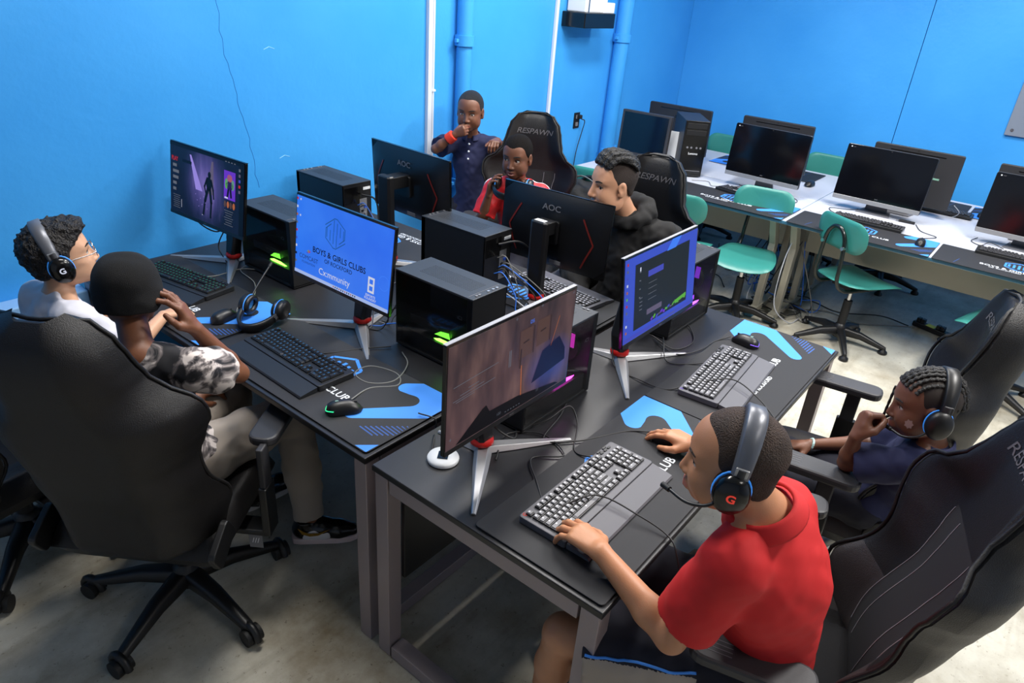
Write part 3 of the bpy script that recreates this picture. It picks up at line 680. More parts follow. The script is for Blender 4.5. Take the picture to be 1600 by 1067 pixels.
gaming_monitor('monitor showing a game menu with a dark figure in purple light, beside the blue wall', (1.575, 2.835, z2), -PI/2, SC_HORR, art_horror, .147, .350, .065, yaw=.05)
gaming_monitor('monitor showing a bright blue club wallpaper, behind the beanie-wearing child\'s keyboard', (1.565, 1.93, z2), -PI/2, SC_CLUB, art_club, .12, .322, .060)
gaming_monitor('large monitor in front showing a brownish shooting game', (1.320, 1.045, z1), 0, SC_GAME, art_game, .0, .318, .070, trim=True)
gaming_monitor('monitor showing a dark chat window on a blue desktop', (2.115, 1.05, z1), 0, SC_DESKTOP, art_desktop, .13, .312, .065, stand=(.06, 0), trim=True)
gaming_monitor('monitor seen from the back, in front of the standing child', (2.155, 2.36, z3), PI/2, E13, None, .05, .365, .11, yaw=-.05)
gaming_monitor('monitor seen from the back, hiding part of the man in the hoodie', (2.325, 1.615, z3), PI/2, E13, None, -.04, .312, .065, yaw=.055, sticker=True)
# ================================================================== tower computers
def glow(name, col, s): return mat(name, (.02, .02, .02), .5, emit=col, estr=s)
GLASS = mat('smoked_glass', (.10, .10, .11), .06, alpha=.30, spec=.6)
INNER = mat('case_interior', (.055, .055, .06), .6); PCB = mat('dark_circuit_board', (.05, .07, .06), .5)
CASETOP = mat('case_top_metal', (.15, .165, .19), .5, bump=.05, bscale=900)
def tower(label, loc, rz, col, glass=True, topcol=None):
    """local: front faces +x, glass side faces -y, size .36 x .178 x .295"""
    t = thing('tower_computer', label, 'computer', loc, rz, None); L, W, H = .370, .178, .295
    # shell : floor, top, front, back, far side
    mb = MB(); mb.box((0, 0, .008), (L, W, .010), MBLACK); mb.box((L/2-.012, 0, H/2+.004), (.024, W, H-.006), MBLACK); mb.box((-L/2+.003, 0, H/2+.004), (.006, W, H-.006), MBLACK); mb.box((0, W/2-.003, H/2+.004), (L, .006, H-.006), MBLACK)
    if not glass: mb.box((0, -W/2+.003, H/2+.004), (L, .006, H-.006), MBLACK)
    mb.build('case_shell', t, .0015)
    MB().box((0, 0, H), (L, W, .008), CASETOP).build('top_panel', t, .0015)
    mb = MB()
    for i in range(26):
        for j in range(9): mb.box((-.11+i*.0095, -.038+j*.0095, H+.0041), (.0045, .0045, .0006), MBLACK)
    mb.build('top_vent', t)
    mb = MB().box((L/2-.028, 0, H+.0043), (.0016, W-.02, .0008), GREY)
    for i, y in enumerate((-.055, -.04, .005, .03, .05)): mb.rbox((L/2-.014, y, H+.005), (.008, .011, .003), .002, GREY if i < 2 else SILVER)
    mb.build('port_strip', t)
    for x in (-.14, .14):
        MB().box((x, 0, .002), (.03, W-.02, .004), RUBBER).build('foot', t)
    mb = MB().box((-L/2-.0006, .03, H-.055), (.001, .10, .08), GLOSSB); mb.build('rear_plate', t)
    MB().box((-L/2-.0012, -W/2+.03, H-.03), (.001, .045, .014), WHITE).build('sticker', t)
    mb = MB().box((-L/2-.001, -.035, .15), (.002, .045, .13), SILVER)
    for k in range(6): mb.box((-L/2-.004, -.045+.018*(k % 2), .10+.018*k), (.006, .012, .010), [BLACK, mat('usb_blue', (.2, .4, .9), .5), GREY][k % 3])
    mb.build('rear_ports', t)
    if glass:
        MB().box((0, -W/2+.002, H/2+.003), (L-.002, .004, H-.012), GLASS).build('glass_panel', t)
        mb = MB().box((-.02, W/2-.012, .17), (.26, .004, .20), PCB); mb.box((.0, W/2-.03, .22), (.07, .03, .07), INNER); mb.box((-.01, W/2-.05, .245), (.13, .05, .012), INNER); mb.box((0, 0, .045), (L-.05, W-.02, .06), INNER); mb.build('mainboard', t, .001)
        MB().box((-.04, -.01, .115), (.20, .10, .035), INNER).text('GEFORCE', .012, GREY, T(-.02, -.0605, .118, rx=PI/2), offset=.01).build('graphics_card', t, .003)
        mb = MB(); 
        mb.lathe([(.052, -.002), (.056, 0), (.056, .014), (.046, .014), (.046, 0)], INNER, 28, T(L/2-.045, 0, .16, ry=PI/2)); mb.build('fan', t)
        g1 = glow('glow_%d' % int(col[0]*100), col, 9.)
        mb = MB(); mb.add([(-.06, 0, .012), (-.02, 0, .0), (.03, 0, .001), (.065, 0, .014), (.02, 0, .022), (-.03, 0, .022)], [tuple(range(6))], g1, T(.05, -.068, .067))
        mb.build('glow_strip', t)
        mb = MB(); mb.add([(-.04, 0, 0), (-.01, 0, .02), (.03, 0, .026), (.036, 0, .004)], [(0, 1, 2, 3)][::1], glow('soft_%d' % int(col[0]*100), col, 2.2), T(.03, -.064, .094)); mb.build('glow_patch', t)
        mb = MB(); mb.box((L/2-.05, -.03, .19), (.004, .02, .05), glow('dim_%d' % int(col[0]*100), col, .6)); mb.build('fan_glow', t)
        l = bpy.data.lights.new('case_glow', 'POINT'); l.energy = .16; l.color = lin(col); l.shadow_soft_size = .02; lo = bpy.data.objects.new('case_glow', l); C.objects.link(lo); lo.parent = t; lo.location = (.06, -.05, .10)
    MB().text('iCI', .020, DGREY, T(L/2-.055, -W/2-.0006, .215, rx=PI/2), offset=.01).build('side_mark', t)
    return t
GREEN, PINK, VIO = (.45, 1., .25), (1., .25, .9), (.62, .25, 1.)
# front of the left-row cases faces the camera (-y); glass side faces -x
tower('black tower with green glow between the two monitors of the left desk, nearest the wall', (1.693, 2.57, z2), -PI/2, GREEN)
tower('black tower with green glow inside, right of the blue wallpaper monitor', (1.677, 1.55, z2), -PI/2, GREEN)
tower('black tower with pink glow, behind the front monitor', (1.645, 1.118, z1), 0, PINK)
tower('black tower with violet glow, beside the chat-window monitor', (2.575, 1.105, z1), 0, VIO)
tower('plain black tower seen from behind, in the middle with white sticker and cables', (2.193, 1.945, z3), PI/2, GREEN, glass=False)
tower('plain black tower seen from behind, near the blue wall', (2.22, 2.885, z3), PI/2, GREEN, glass=False)
# ================================================================== keyboards and mice
KEY = mat('key_black', (.10, .10, .105), .45); KEYG = mat('key_top_grey', (.44, .44, .46), .5); LEG = mat('key_legend', (.80, .80, .84), .5)
KB_BODY = mat('keyboard_grey', (.34, .34, .365), .5, bump=.08, bscale=900); KB_DARK = mat('keyboard_dark', (.115, .12, .135), .5, bump=.08, bscale=900)
LEGB = emis('legend_blue', (.25, .55, .8), .6); LEGG = emis('legend_green', (.15, .65, .45), .6)
def keyboard(label, loc, rz, body, top, legend, logo, small=False, group=None):
    t = thing('keyboard', label, 'keyboard', loc, rz, group)
    if small: L, W = .435, .135
    else: L, W = .452, .215
    ky = 0 if small else .035
    M = T(rx=.0)
    if small:
        MB().rbox((0, 0, .009), (L, W, .016), .008, body).build('body', t, .002)
    else:
        MB().rbox((0, ky, .011), (L, .145, .020), .008, body).build('body', t, .002)
        mb = MB(); G = []
        for i, y in enumerate((-W/2, -W/2+.004, -W/2+.03, -.040)):
            z = (.004, .009, .013, .018)[i]; G.append([(-L/2+.004, y, .002)]+[(-L/2+.004+(L-.008)*k/12, y, z) for k in range(13)]+[(L/2-.004, y, .002)])
        mb.grid(G, body, False, None, True); mb.build('palm_rest', t)
    mb = MB(); z0 = .022 if not small else .018
    u = .0189
    rows = [([1]+['g1']+[1]*4+['g.5']+[1]*4+['g.5']+[1]*4, 5.15), ([1]*13+[2], 4), ([1.5]+[1]*12+[1.5], 3), ([1.75]+[1]*11+[2.25], 2), ([2.25]+[1]*10+[2.75], 1), ([1.25]*3+[6.25]+[1.25]*4, 0)]
    def key(x, y, w, h=1):
        cx, cy = -L/2+.014+(x+w/2)*u, ky-.052+(y+.5)*u*.98+(h-1)*u/2; dx, dy = w*u-.0022, h*u*.98-.0022
        if small: cy = -.052+(y+.5)*u*.93
        mb.box((cx, cy, z0+.002), (dx, dy, .006), KEY)
        mb.box((cx, cy+.0008, z0+.0063), (dx-.004, dy-.004, .0028), top, None, .92)
        if legend is not None: mb.add([(cx-.0028, cy+.001, z0+.0079), (cx+.0022, cy+.001, z0+.0079), (cx+.0022, cy+.0055, z0+.0079), (cx-.0028, cy+.0055, z0+.0079)], [(0, 1, 2, 3)], legend)
    for ks, y in rows:
        x = 0
        for k in ks:
            if isinstance(k, str): x += float(k[1:]); continue
            key(x, y, k); x += k
    for cx0 in (15.25,):
        for i in range(3): key(cx0+i, 5.15, 1); key(cx0+i, 4, 1); key(cx0+i, 3, 1); key(cx0+i, 0, 1)
        key(cx0+1, 1, 1)
    for y in (4, 3, 2):
        for i in range(3): key(18.5+i, y, 1)
    for i in range(2): key(18.5+i, 1, 1)
    key(18.5, 0, 2); key(20.5, 0, 1); key(21.5, 4, 1); key(21.5, 2, 1, 2); key(21.5, 0, 1, 2); key(20.5, 1, 1)
    mb.build('keys', t)
    if not small:
        mb = MB()
        for i in range(4): mb.rbox((.135+i*.019, ky+.058, z0+.001), (.014, .007, .003), .003, KEY)
        for i in range(2): mb.rbox((.15+i*.03, ky+.067, z0+.001), (.018, .006, .003), .003, KEY)
        mb.lathe([(.0, 0), (.008, 0), (.008, .004), (0, .004)], KEY, 12, T(.10, ky+.060, z0-.001)); mb.build('media_keys', t)
        MB().text('G', .016, logo, T(-L/2+.014, ky+.062, .0213), offset=.04).build('logo', t)
    return t
LR = emis('logo_red', (.85, .25, .2), .7); LT = emis('logo_teal', (.2, .75, .7), .8); LV = emis('logo_violet', (.6, .5, .95), .8)
kz = .0075
keyboard('large grey keyboard in front, under the hand of the red-shirted child', (1.368, .685, z1+.004), .008, KB_BODY, KEYG, LEG, LR)
keyboard('grey keyboard in front of the girl with braids', (2.262, .700, z1+.004), .075, KB_BODY, KEYG, LEG, LV)
keyboard('black keyboard with dim blue legends beside the green-glowing mouse', (1.212, 1.868, z2+.004), -PI/2-.03, KB_DARK, KB_DARK, LEGB, LT)
keyboard('black keyboard with green legends near the blue wall', (1.275, 2.735, z2+.004), -PI/2+.16, KB_DARK, KB_DARK, LEGG, LT)
keyboard('grey keyboard behind the right-hand monitor back, by the hooded man', (2.475, 1.60, z3+.004), PI/2-.11, KB_BODY, KEYG, LEG, LT)
WK = 'flat black keyboards on the white tables'
def wkb(lb, x, y, rz): keyboard(lb, (x, y, WZ+.004), rz, KEY, KEY, None, None, True, WK)
KEYG2 = mat('key_top_dark', (.22, .22, .24), .5)
keyboard('flat black keyboard under the middle large screen', (5.005, .905, WZ+.004), -PI/2+.02, KEY, KEYG2, None, None, True, WK)
keyboard('flat black keyboard below the first large screen', (4.965, 1.74, WZ+.004), -PI/2-.25, KEY, KEYG2, None, None, True, WK)
keyboard('flat black keyboard at the right edge on the front white table', (4.985, .05, WZ+.004), -PI/2+.02, KEY, KEYG2, None, None, True, WK)
keyboard('flat black keyboard on the back table behind the middle screen', (5.80, .62, WZ+.006), PI/2, KEY, KEYG2, None, None, True, WK)
def mouse(label, loc, rz, glowc=None, group=None, body=None):
    t = thing('computer_mouse', label, 'mouse', loc, rz, group); L, W, H = .118, .062, .038; body = body or BLACK
    mb = MB(); G = []
    for i in range(13):
        a = -1+2*i/12; hw = W/2*max(0, 1-abs(a)**2.6)**.5*(1-.10*math.cos(a*PI)); h = H*max(0, 1-abs(a*.98+.12)**2.4)**.55 if abs(a) < 1 else 0
        G.append([(a*L/2, hw*math.cos(PI*j/10), .002+h*math.sin(PI*j/10)**.75) for j in range(11)])
    mb.grid(G, body, True); mb.build('shell', t)
    MB().box((.030, 0, .031), (.020, .007, .008), RUBBER).build('wheel', t, .003)
    if glowc:
        mb = MB(); mb.tube([(-.056+.0+.02*abs(s)**2, s*.030, .010+.010*abs(s)) for s in [q/6 for q in range(-6, 7)]], .0016, emis('mouse_glow_%d' % int(glowc[0]*100), glowc, 1.6), 5); mb.build('light_strip', t)
        MB().text('G', .013, emis('mouse_logo', (.8, 1, .95), 1.), T(-.022, 0, .0405, ry=-.25, rz=-PI/2), offset=.03).build('logo', t)
    return t
mouse('black mouse glowing green at its rim, on the blue-printed mat', (1.155, 1.500, z2+.005), -.55, (.2, .95, .6))
mouse('black mouse under the right hand of the red-shirted child', (1.745, .672, z1+.005), 1.75, (.4, .9, .3))
mouse('black mouse with violet rim in front of the girl with braids', (2.592, .772, z1+.005), 1.45, (.5, .35, .95))
mouse('dark mouse beside the beanie-wearing child\'s raised wrist', (1.238, 2.315, z2+.005), .2)
mouse('black mouse on the white table, beside the middle screen\'s keyboard', (4.80, .545, WZ+.005), .1, None, 'mice on the white tables')
mouse('black mouse behind the first large screen on the back table', (5.72, 1.52, WZ+.005), 3.0, None, 'mice on the white tables')
mouse('black mouse at the right on the back table beside a blue print', (5.92, .36, WZ+.005), 3.2, None, 'mice on the white tables')
# white round puck with black centre behind the front monitor and behind the wall monitor
def puck(label, loc):
    t = thing('cable_grommet', label, 'desk grommet', loc)
    MB().lathe([(.046, 0), (.047, .006), (.044, .012), (.024, .013)], WHITE, 28).build('ring', t)
    MB().box((0, 0, .0135), (.034, .03, .004), GLOSSB, T(rz=.6)).build('insert', t)
puck('white round ring with dark centre on the desk behind the front monitor', (1.20, 1.115, z1))
puck('white round ring on the left desk behind the wall-side monitor', (1.72, 2.81, z2))
# ================================================================== headset
def headset(label, M, s=1., cupc=(.25, .6, 1), logo=None, rest=.0, openw=.083, mic=True, group=None, silver=False, boom=None):
    """M maps local (x forward, y left, z up; origin between the ears) to world"""
    t = thing('headset', label, 'headset', group=group); t.matrix_world = M @ Matrix.Scale(s, 4)
    band = SILVERB if silver else BLACK
    mb = MB(); P = []
    N = 22
    for i in range(N+1):
        a = PI*(i/N); y = math.cos(a)*openw*1.06; z = math.sin(a)*.126-.0
        nrm = Vector((0, math.cos(a), math.sin(a))); w = .017+.006*math.sin(a)
        c = Vector((-.004, y, z+.0)); P.append([c+Vector((-w, 0, 0)), c+Vector((-w*.7, 0, 0))+nrm*.010, c+Vector((w*.7, 0, 0))+nrm*.010, c+Vector((w, 0, 0)), c-nrm*.006, c+Vector((-w, 0, 0))])
    mb.grid(P, band, True, None, True); mb.build('headband', t)
    for s_ in (1, -1):
        mb = MB(); mb.cyl((-.004, s_*(openw+.006), .0), (-.004, s_*(openw+.004), .05), .011, DGREY, 10); mb.box((-.004, s_*(openw+.008), .042), (.026, .008, .02), SILVER if silver or logo else DGREY); mb.build('slider', t, .002)
        K = frame((0, s_*(openw-.004), -.012), (-1, 0, 0), (0, 0, 1), (0, s_, 0)) if s_ > 0 else frame((0, s_*(openw-.004), -.012), (1, 0, 0), (0, 0, 1), (0, s_, 0))
        def ring(hw, hh, z): return [(hw*math.cos(q)*(1 if 1 else 0), hh*math.sin(q), z) for q in [2*PI*i/24 for i in range(25)]]
        cup = MB()
        cup.grid([ring(.034, .042, .0), ring(.037, .046, .008), ring(.037, .046, .020), ring(.030, .038, .030), ring(.012, .016, .034), ring(.0005, .0005, .0345)], GLOSSB if logo else BLACK, True, K, False)
        cc = cup.build('ear_cup', t)
        pad = MB(); pad.tube([(.027*math.cos(q), .035*math.sin(q), -.006) for q in [2*PI*i/24 for i in range(24)]], .0115, BLACK, 8, K, closed=True); pad.build('ear_pad', cc)
        pad = MB(); pad.tube([(.037*math.cos(q), .046*math.sin(q), .002) for q in [2*PI*i/24 for i in range(24)]], .0018, mat('headset_blue_trim', cupc, .4, emit=cupc, estr=.25), 6, K, closed=True); pad.build('blue_trim', cc)
        ins = MB(); ins.add([(.026*math.cos(q), .034*math.sin(q), -.003) for q in [2*PI*i/20 for i in range(20)]], [tuple(range(20))[::-1]], mat('headset_blue_cloth', (.30, .62, .85), .8), K); ins.build('inner_cloth', cc)
        if logo: MB().text('G', .026, logo, K @ T(0, .002, .0352), offset=.03).build('logo', cc)
    if mic:
        bz = boom or [(.015, .092, -.035), (.05, .095, -.07), (.085, .075, -.088), (.105, .04, -.09)]
        MB().tube(spline(bz, 6), .0038, BLACK, 8).build('microphone_boom', t)
        p = bz[-1]; q = bz[-2]; d = (Vector(p)-Vector(q)).normalized(); MB().cyl(p, Vector(p)+d*.022, .0065, RUBBER, 10).build('microphone', t)
    return t
SILVERB = mat('headset_grey_band', (.40, .41, .44), .35, .3)
headset('black gaming headset with blue lining lying on the left desk', T(1.345, 2.215, z2+.052, rz=.45) @ T(ry=-1.80), .95, openw=.070, mic=True, boom=[(.015, .070, -.035), (.03, .070, -.08), (.045, .070, -.14), (.06, .068, -.20)])
# ================================================================== all-in-one computers and old hardware on the white tables
SCRDARK = mat('dark_glass_screen', (.030, .033, .05), .10, spec=.6); AIOBACK = mat('aio_back_grey', (.155, .155, .165), .42, bump=.1, bscale=600)
def aio(label, loc, rz, tilt=.12, lift=.26, group='large all-in-one computers'):
    """local faces -y"""
    t = thing('all_in_one_computer', label, 'computer', loc, rz, None); W, H = .565, .375
    P = T(0, -.09, lift) @ T(rx=PI/2-tilt)
    MB().rbox((0, 0, -.016), (W, H, .026), .012, AIOBACK, P).build('housing', t, .004)
    MB().rbox((0, .014, -.0015), (W-.003, H-.032, .005), .010, SCRDARK, P).build('screen', t, .001)
    mb = MB(); mb.box((0, -H/2+.0155, -.001), (W-.004, .029, .005), SILVER, P); mb.build('chin', t, .001)
    mb = MB(); mb.rbox((-W/2+.028, H/2-.018, .0013), (.008, .008, .0004), .0035, WHITE, P); mb.text('acer', .009, GREY, P @ T(-W/2+.046, H/2-.018, .0015)); mb.text('acer', .012, GREY, P @ T(0, -H/2+.045, .0015)); mb.build('screen_marks', t)
    MB().cyl((0, H/2-.010, -.001), (0, H/2-.010, .0016), .004, RUBBER, 12, P).build('camera', t)
    mb = MB(); mb.box((0, H/2-.032, -.0292), (W*.62, .006, .001), GLOSSB, P); mb.build('rear_slot', t)
    mb = MB(); mb.cyl((0, H/2-.015, -.0285), (0, H/2-.015, -.031), .006, RUBBER, 12, P); mb.build('rear_camera_button', t)
    MB().text('acer', .045, GLOSSB, P @ T(0, H/2-.085, -.0295) @ Matrix.Rotation(PI, 4, 'Y'), offset=.01).build('rear_logo', t)
    mb = MB()
    for i in range(5): mb.box((-.03-i*.018, -H/2+.055+.004*(i % 2), -.0295), (.012, .008, .002), GREY, P)
    mb.box((-.15, .01, -.0292), (.05, .012, .001), mat('aio_label_green', (.45, .62, .55), .5), P); mb.build('rear_ports', t)
    mb = MB(); mb.prism([(-.075, 0), (.075, 0), (.055, .12), (-.055, .12)], 0, .012, GREY, T(0, .01, .005, rx=PI/2+.25)); mb.build('stand_neck', t, .002)
    mb = MB(); mb.prism([(-.11, -.10), (.11, -.10), (.085, .06), (-.085, .06)], 0, .006, GREY); mb.build('stand_foot', t, .002)
    return t
aio('large dark screen on the front white table, between the tower computer and the gap', (5.27, 1.72, WZ), -PI/2-.04, .10, .265)
aio('large dark screen in the middle of the white tables, right of the lone teal chair', (5.37, .945, WZ), -PI/2, .13, .25)
aio('large dark screen cut off by the right edge of the picture', (5.31, .045, WZ), -PI/2, .12, .25)
aio('grey back of a large computer in the far corner by the pipe', (5.55, 2.66, WZ), PI/2, .05, .25)
aio('grey back of a large computer hidden behind the first dark screen', (5.66, 1.87, WZ), PI/2, .05, .25)
aio('grey back of a large computer behind the middle dark screen, with ports visible', (5.50, .83, WZ), PI/2, .0, .25)
aio('grey back of a large computer at the right edge behind the cut-off screen', (5.50, .06, WZ), PI/2, .0, .25)
t = thing('old_monitor', 'small square old monitor beside the black tower computer', 'monitor', (5.06, 2.65, WZ), -PI/2+.05)
MB().rbox((0, -.06, .265), (.42, .335, .03), .006, DGREY, T(rx=0) @ T(0, .205, 0, rx=0) @ T(0, -.205, 0)).build('x') if 0 else None
P = T(0, -.05, .265, rx=PI/2-.06)
MB().rbox((0, 0, -.02), (.415, .335, .04), .006, DGREY, P).build('housing', t, .003)
MB().box((0, .006, .0006), (.375, .292, .002), SCRDARK, P).build('screen', t)
MB().cyl((.15, -.150, 0), (.15, -.150, .003), .006, SILVER, 12, P).build('power_button', t)
MB().box((0, .01, .07), (.07, .03, .14), DGREY).build('stand_neck', t, .004)
MB().rbox((0, 0, .008), (.24, .19, .014), .04, DGREY).build('stand_foot', t, .003)
t = thing('old_tower_computer', 'large black desktop tower standing on the white table behind the hooded man\'s chair', 'computer', (5.17, 2.255, WZ), PI+.50)
t.location = (5.30, 2.395, WZ); t.rotation_euler = (0, 0, -2.50)
MB().box((0, 0, .215), (.40, .185, .415), mat('lenovo_black', (.16, .165, .18), .45, bump=.05, bscale=600)).build('case', t, .004)
MB().box((.206, 0, .215), (.014, .182, .415), GLOSSB).build('front_panel', t, .003)
mb = MB()
for z in (.385, .335): mb.box((.2135, 0, z), (.003, .15, .038), BLACK)
mb.build('drive_bay', t, .001)
mb = MB()
for y in (-.05, -.02, .02, .05): mb.cyl((.213, y, .225), (.216, y, .225), .008, GREY, 10)
mb.build('front_sockets', t)
MB().text('Lenovo', .024, WHITE, T(.2137, .0, .18) @ frame((0, 0, 0), (0, 1, 0), (0, 0, 1), (1, 0, 0)), offset=.012).build('badge', t)
MB().box((.2135, 0, .05), (.002, .15, .004), GREY).build('trim_line', t)
t = thing('router', 'flat white network box on the white table near the corner pipe', 'router', (5.25, 2.93, WZ), .35)
MB().rbox((0, 0, .02), (.20, .17, .03), .02, WHITE).build('body', t, .006); MB().box((-.1006, 0, .018), (.001, .12, .010), BLACK).build('port_row', t)
t = thing('white_panel', 'thin white board leaning between the old monitor and the black tower', 'board', (5.22, 2.49, WZ), .2)
MB().rbox((0, 0, .15), (.012, .16, .30), .004, WHITE).build('sheet', t, .002)
t = thing('power_adapter', 'small dark adapter on the white table below the middle screen', 'adapter', (5.27, .72, WZ), .1)
MB().box((0, 0, .008), (.02, .10, .014), BLACK).build('body', t, .003)
MB().box((0, .058, .008), (.008, .02, .006), GREY).build('tip', t, .001)
t = thing('coiled_cable', 'bundle of coiled black and white cable on the first white table', 'cable', (4.99, 1.80, WZ), 0)
MB().tube([(.055*math.cos(a*.5)+.01*math.sin(a*1.3), .045*math.sin(a*.5), .006+.0012*a) for a in range(40)], .0035, CABLE, 6).build('coil', t)
mb = MB().tube([(.048*math.cos(a*.5+1)+.01, .040*math.sin(a*.5+1)+.01, .008+.0012*a) for a in range(26)], .0028, WHITE, 6).build('tie', t)
# ================================================================== gaming chairs
def back_hw(v):   # half width along the height 0..1
    K = [(0, .205), (.06, .245), (.16, .262), (.30, .245), (.42, .238), (.50, .262), (.57, .286), (.63, .284), (.665, .262), (.70, .215), (.75, .180), (.84, .162), (.91, .146), (.965, .112), (1, .06)]
    for (a, p), (b, q) in zip(K, K[1:]):
        if v <= b: k = (v-a)/(b-a); k = k*k*(3-2*k); return p+(q-p)*k
    return K[-1][1]
CH_N = [0]
def gaming_chair(label, loc, rz, recline=.17, seat_z=.47, base_rot=.3, arms=(.235, .235), col=None, pad_z=None, mono=True, arm_rz=0., swivel=0., arm_y=.315, tagged=False):
    t = thing('gaming_chair', label, 'chair', (loc[0], loc[1], 0), rz); S = seat_z
    B = col or LEATHER
    star_base(t, .335, .045, BLACK, base_rot, hub_r=.036, w=.062, hh=.115, foot='caster')
    MB().cyl((0, 0, .15), (0, 0, .28), .028, BLACK, 18).cyl((0, 0, .27), (0, 0, S-.09), .016, DGREY, 14).build('gas_lift', t)
    MB().box((0, 0, S-.085), (.26, .20, .045), BLACK).cyl((.05, -.10, S-.085), (.07, -.25, S-.08), .007, BLACK, 8).build('tilt_mechanism', t, .005)
    # seat cushion
    mb = MB(); nu, nv = 22, 18; L0, L1 = -.235, .265
    def seat_pt(u, v, side):
        x = L0+(L1-L0)*v; hw = .255-.015*v-.05*max(0, v-.9)*5*max(0, v-.9)*2; e = (1-abs(u)**8)**.35*(1-abs(2*v-1)**10)**.35
        bol = .050*max(0, (abs(u)-.60)/.4)**.8*(1-.25*v) if abs(u) > .60 else 0
        z = S-.045+side*.055*e+(bol*e if side > 0 else 0)-.02*max(0, v-.8)*5*.4
        return (x, u*hw, z)
    for side in (1, -1):
        mb2 = [[seat_pt(-1+2*i/nu, j/nv, side) for i in range(nu+1)] for j in range(nv+1)]
        mb.grid(mb2, B, True, None, side > 0)
    iG = mb.mi(LEATHERG); iF = mb.mi(FABRIC)
    for k in range(0, nu*nv):
        i = k % nu; u = -1+2*(i+.5)/nu
        if abs(u) > .62 and not mono: mb.m[k] = iG
        elif abs(u) < .5: mb.m[k] = iF
    mb.build('seat', t)
    # backrest
    H = .84; nu, nv = 28, 36
    M = T(-.235, 0, S-.03, ry=-recline)
    def bp(u, v, side):
        hw = back_hw(v); au = abs(u); e = max(0, 1-au**6)**.45*max(0, 1-abs(2*v-1)**14)**.4
        wing = .12*max(0, (au-.45)/.55)**1.5*(.35+.65*math.exp(-((v-.56)/.22)**2)) + .085*max(0, (au-.50)/.5)*math.exp(-((v-.15)/.13)**2)
        th = .040+.012*math.exp(-((v-.85)/.12)**2)
        lum = .022*math.exp(-((v-.22)/.16)**2)
        x = wing+lum+.035*v*v+(side*th*e)+(-.012 if side < 0 else 0)*e
        return (x, u*hw, v*H)
    mf = MB()
    G = {s: [[bp(-1+2*i/nu, j/nv, s) for i in range(nu+1)] for j in range(nv+1)] for s in (1, -1)}
    mf.grid(G[1], B, True, M, False); mf.grid(G[-1], B, True, M, True)
    # material zones
    iF, iG = mf.mi(FABRIC), mf.mi(LEATHERG)
    for k in range(nu*nv):
        j, i = divmod(k, nu); u = -1+2*(i+.5)/nu; v = (j+.5)/nv
        if abs(u) < .50 and v < .62: mf.m[k] = iF
        elif abs(u) >= .5 and v < .27 and not mono: mf.m[k] = iG
    mf.build('backrest', t)
    # piping along the outline
    mb = MB(); line = [Vector(bp(-.985, j/nv, 1)) for j in range(2, nv)]+[Vector(bp(u, .992, 1)) for u in (-.6, -.2, .2, .6)]+[Vector(bp(.985, j/nv, 1)) for j in range(nv-1, 1, -1)]
    mb.tube(line, .0055, B, 6, M); mb.build('piping', t)
    mb = MB()
    for s in (-1, 1):
        for uu in (.50, .27):
            mb = MB().tube([Vector(bp(s*uu, v/40, 1))+Vector((.0008, 0, 0)) for v in range(3, 25)], .0012, STITCH, 4, M); mb.build('stitching', t)
    mb = MB(); mb.text('RESPAWN', .042, CHLOGO, None, offset=.004, sx=1.15, shear=.25, space=.95)
    def onback(p): v_ = .865+p[1]/H; q = bp(p[0]/back_hw(v_), v_, 1); return tuple(M @ Vector((q[0]+.0015, p[0], v_*H)))
    mb.v = [onback(p) for p in mb.v]; mb.build('logo', t)
    if tagged: MB().box((0, 0, -.05), (.002, .045, .06), GREY, T(-.02, -.27, S-.10)).text('///', .03, WHITE, T(-.0215, -.27, S-.15) @ frame((0, 0, 0), (0, -1, 0), (0, 0, 1), (-1, 0, 0))).build('hang_tag', t)
    # zips and hinge covers
    for s in (-1, 1):
        MB().rbox((0, 0, 0), (.13, .085, .022), .02, BLACK, T(-.215, s*.262, S+.015, rx=PI/2, ry=0) @ T(rz=.5)).build('hinge_cover', t, .004)
    # armrests
    pz = pad_z or S+.22
    for s, ax in ((1, arms[0]), (-1, arms[1])):
        y = s*arm_y
        mb = MB(); mb.box((-.0, s*.20, S-.105), (.07, .24, .022), BLACK); mb.box((.0, y+.0, S-.02), (.07, .028, .19), BLACK); mb.box((.0, y, (S+.02+pz-.03)/2+.02), (.052, .022, pz-S-.03), DGREY)
        arm = mb.build('armrest', t, .005)
        pm = MB(); pm.rbox((0, 0, 0), (.275, .092, .030), .035, DGREY); 
        pad = pm.build('arm_pad', arm, .008); pad.location = (ax-.235+.045, y-s*.01, pz); pad.rotation_euler = (0, 0, arm_rz)
        gr = MB()
        for q in (-.018, -.006, .006, .018): gr.box((.085, q, .0152), (.08, .0016, .0012), GREY)
        g = gr.build('pad_groove', pad)
    return t
gaming_chair('big black chair seen from behind in the left foreground, holding the child in the beanie', (.755, 1.885), math.radians(35), .23, .46, math.radians(24.7), arms=(.24, .34), tagged=True)
gaming_chair('black chair at the left edge under the white-shirted child', (.50, 2.53), math.radians(8), .16, .43, math.radians(10))
gaming_chair('tall black chair behind the child in the red jersey, against the wall', (3.12, 2.36), math.radians(206), .14, .525, .4)
gaming_chair('tall black chair of the man in the hoodie', (2.83, 1.50), math.radians(186), .12, .50, .2, pad_z=.69)
gaming_chair('black chair of the girl with braids, angled at the right', (2.375, .30), math.radians(98), .18, .475, .5, mono=False, arm_y=.335)
gaming_chair('large black chair in the right foreground behind the red-shirted child', (1.53, .21), math.radians(105), .29, .475, .3, mono=False, arm_y=.335)
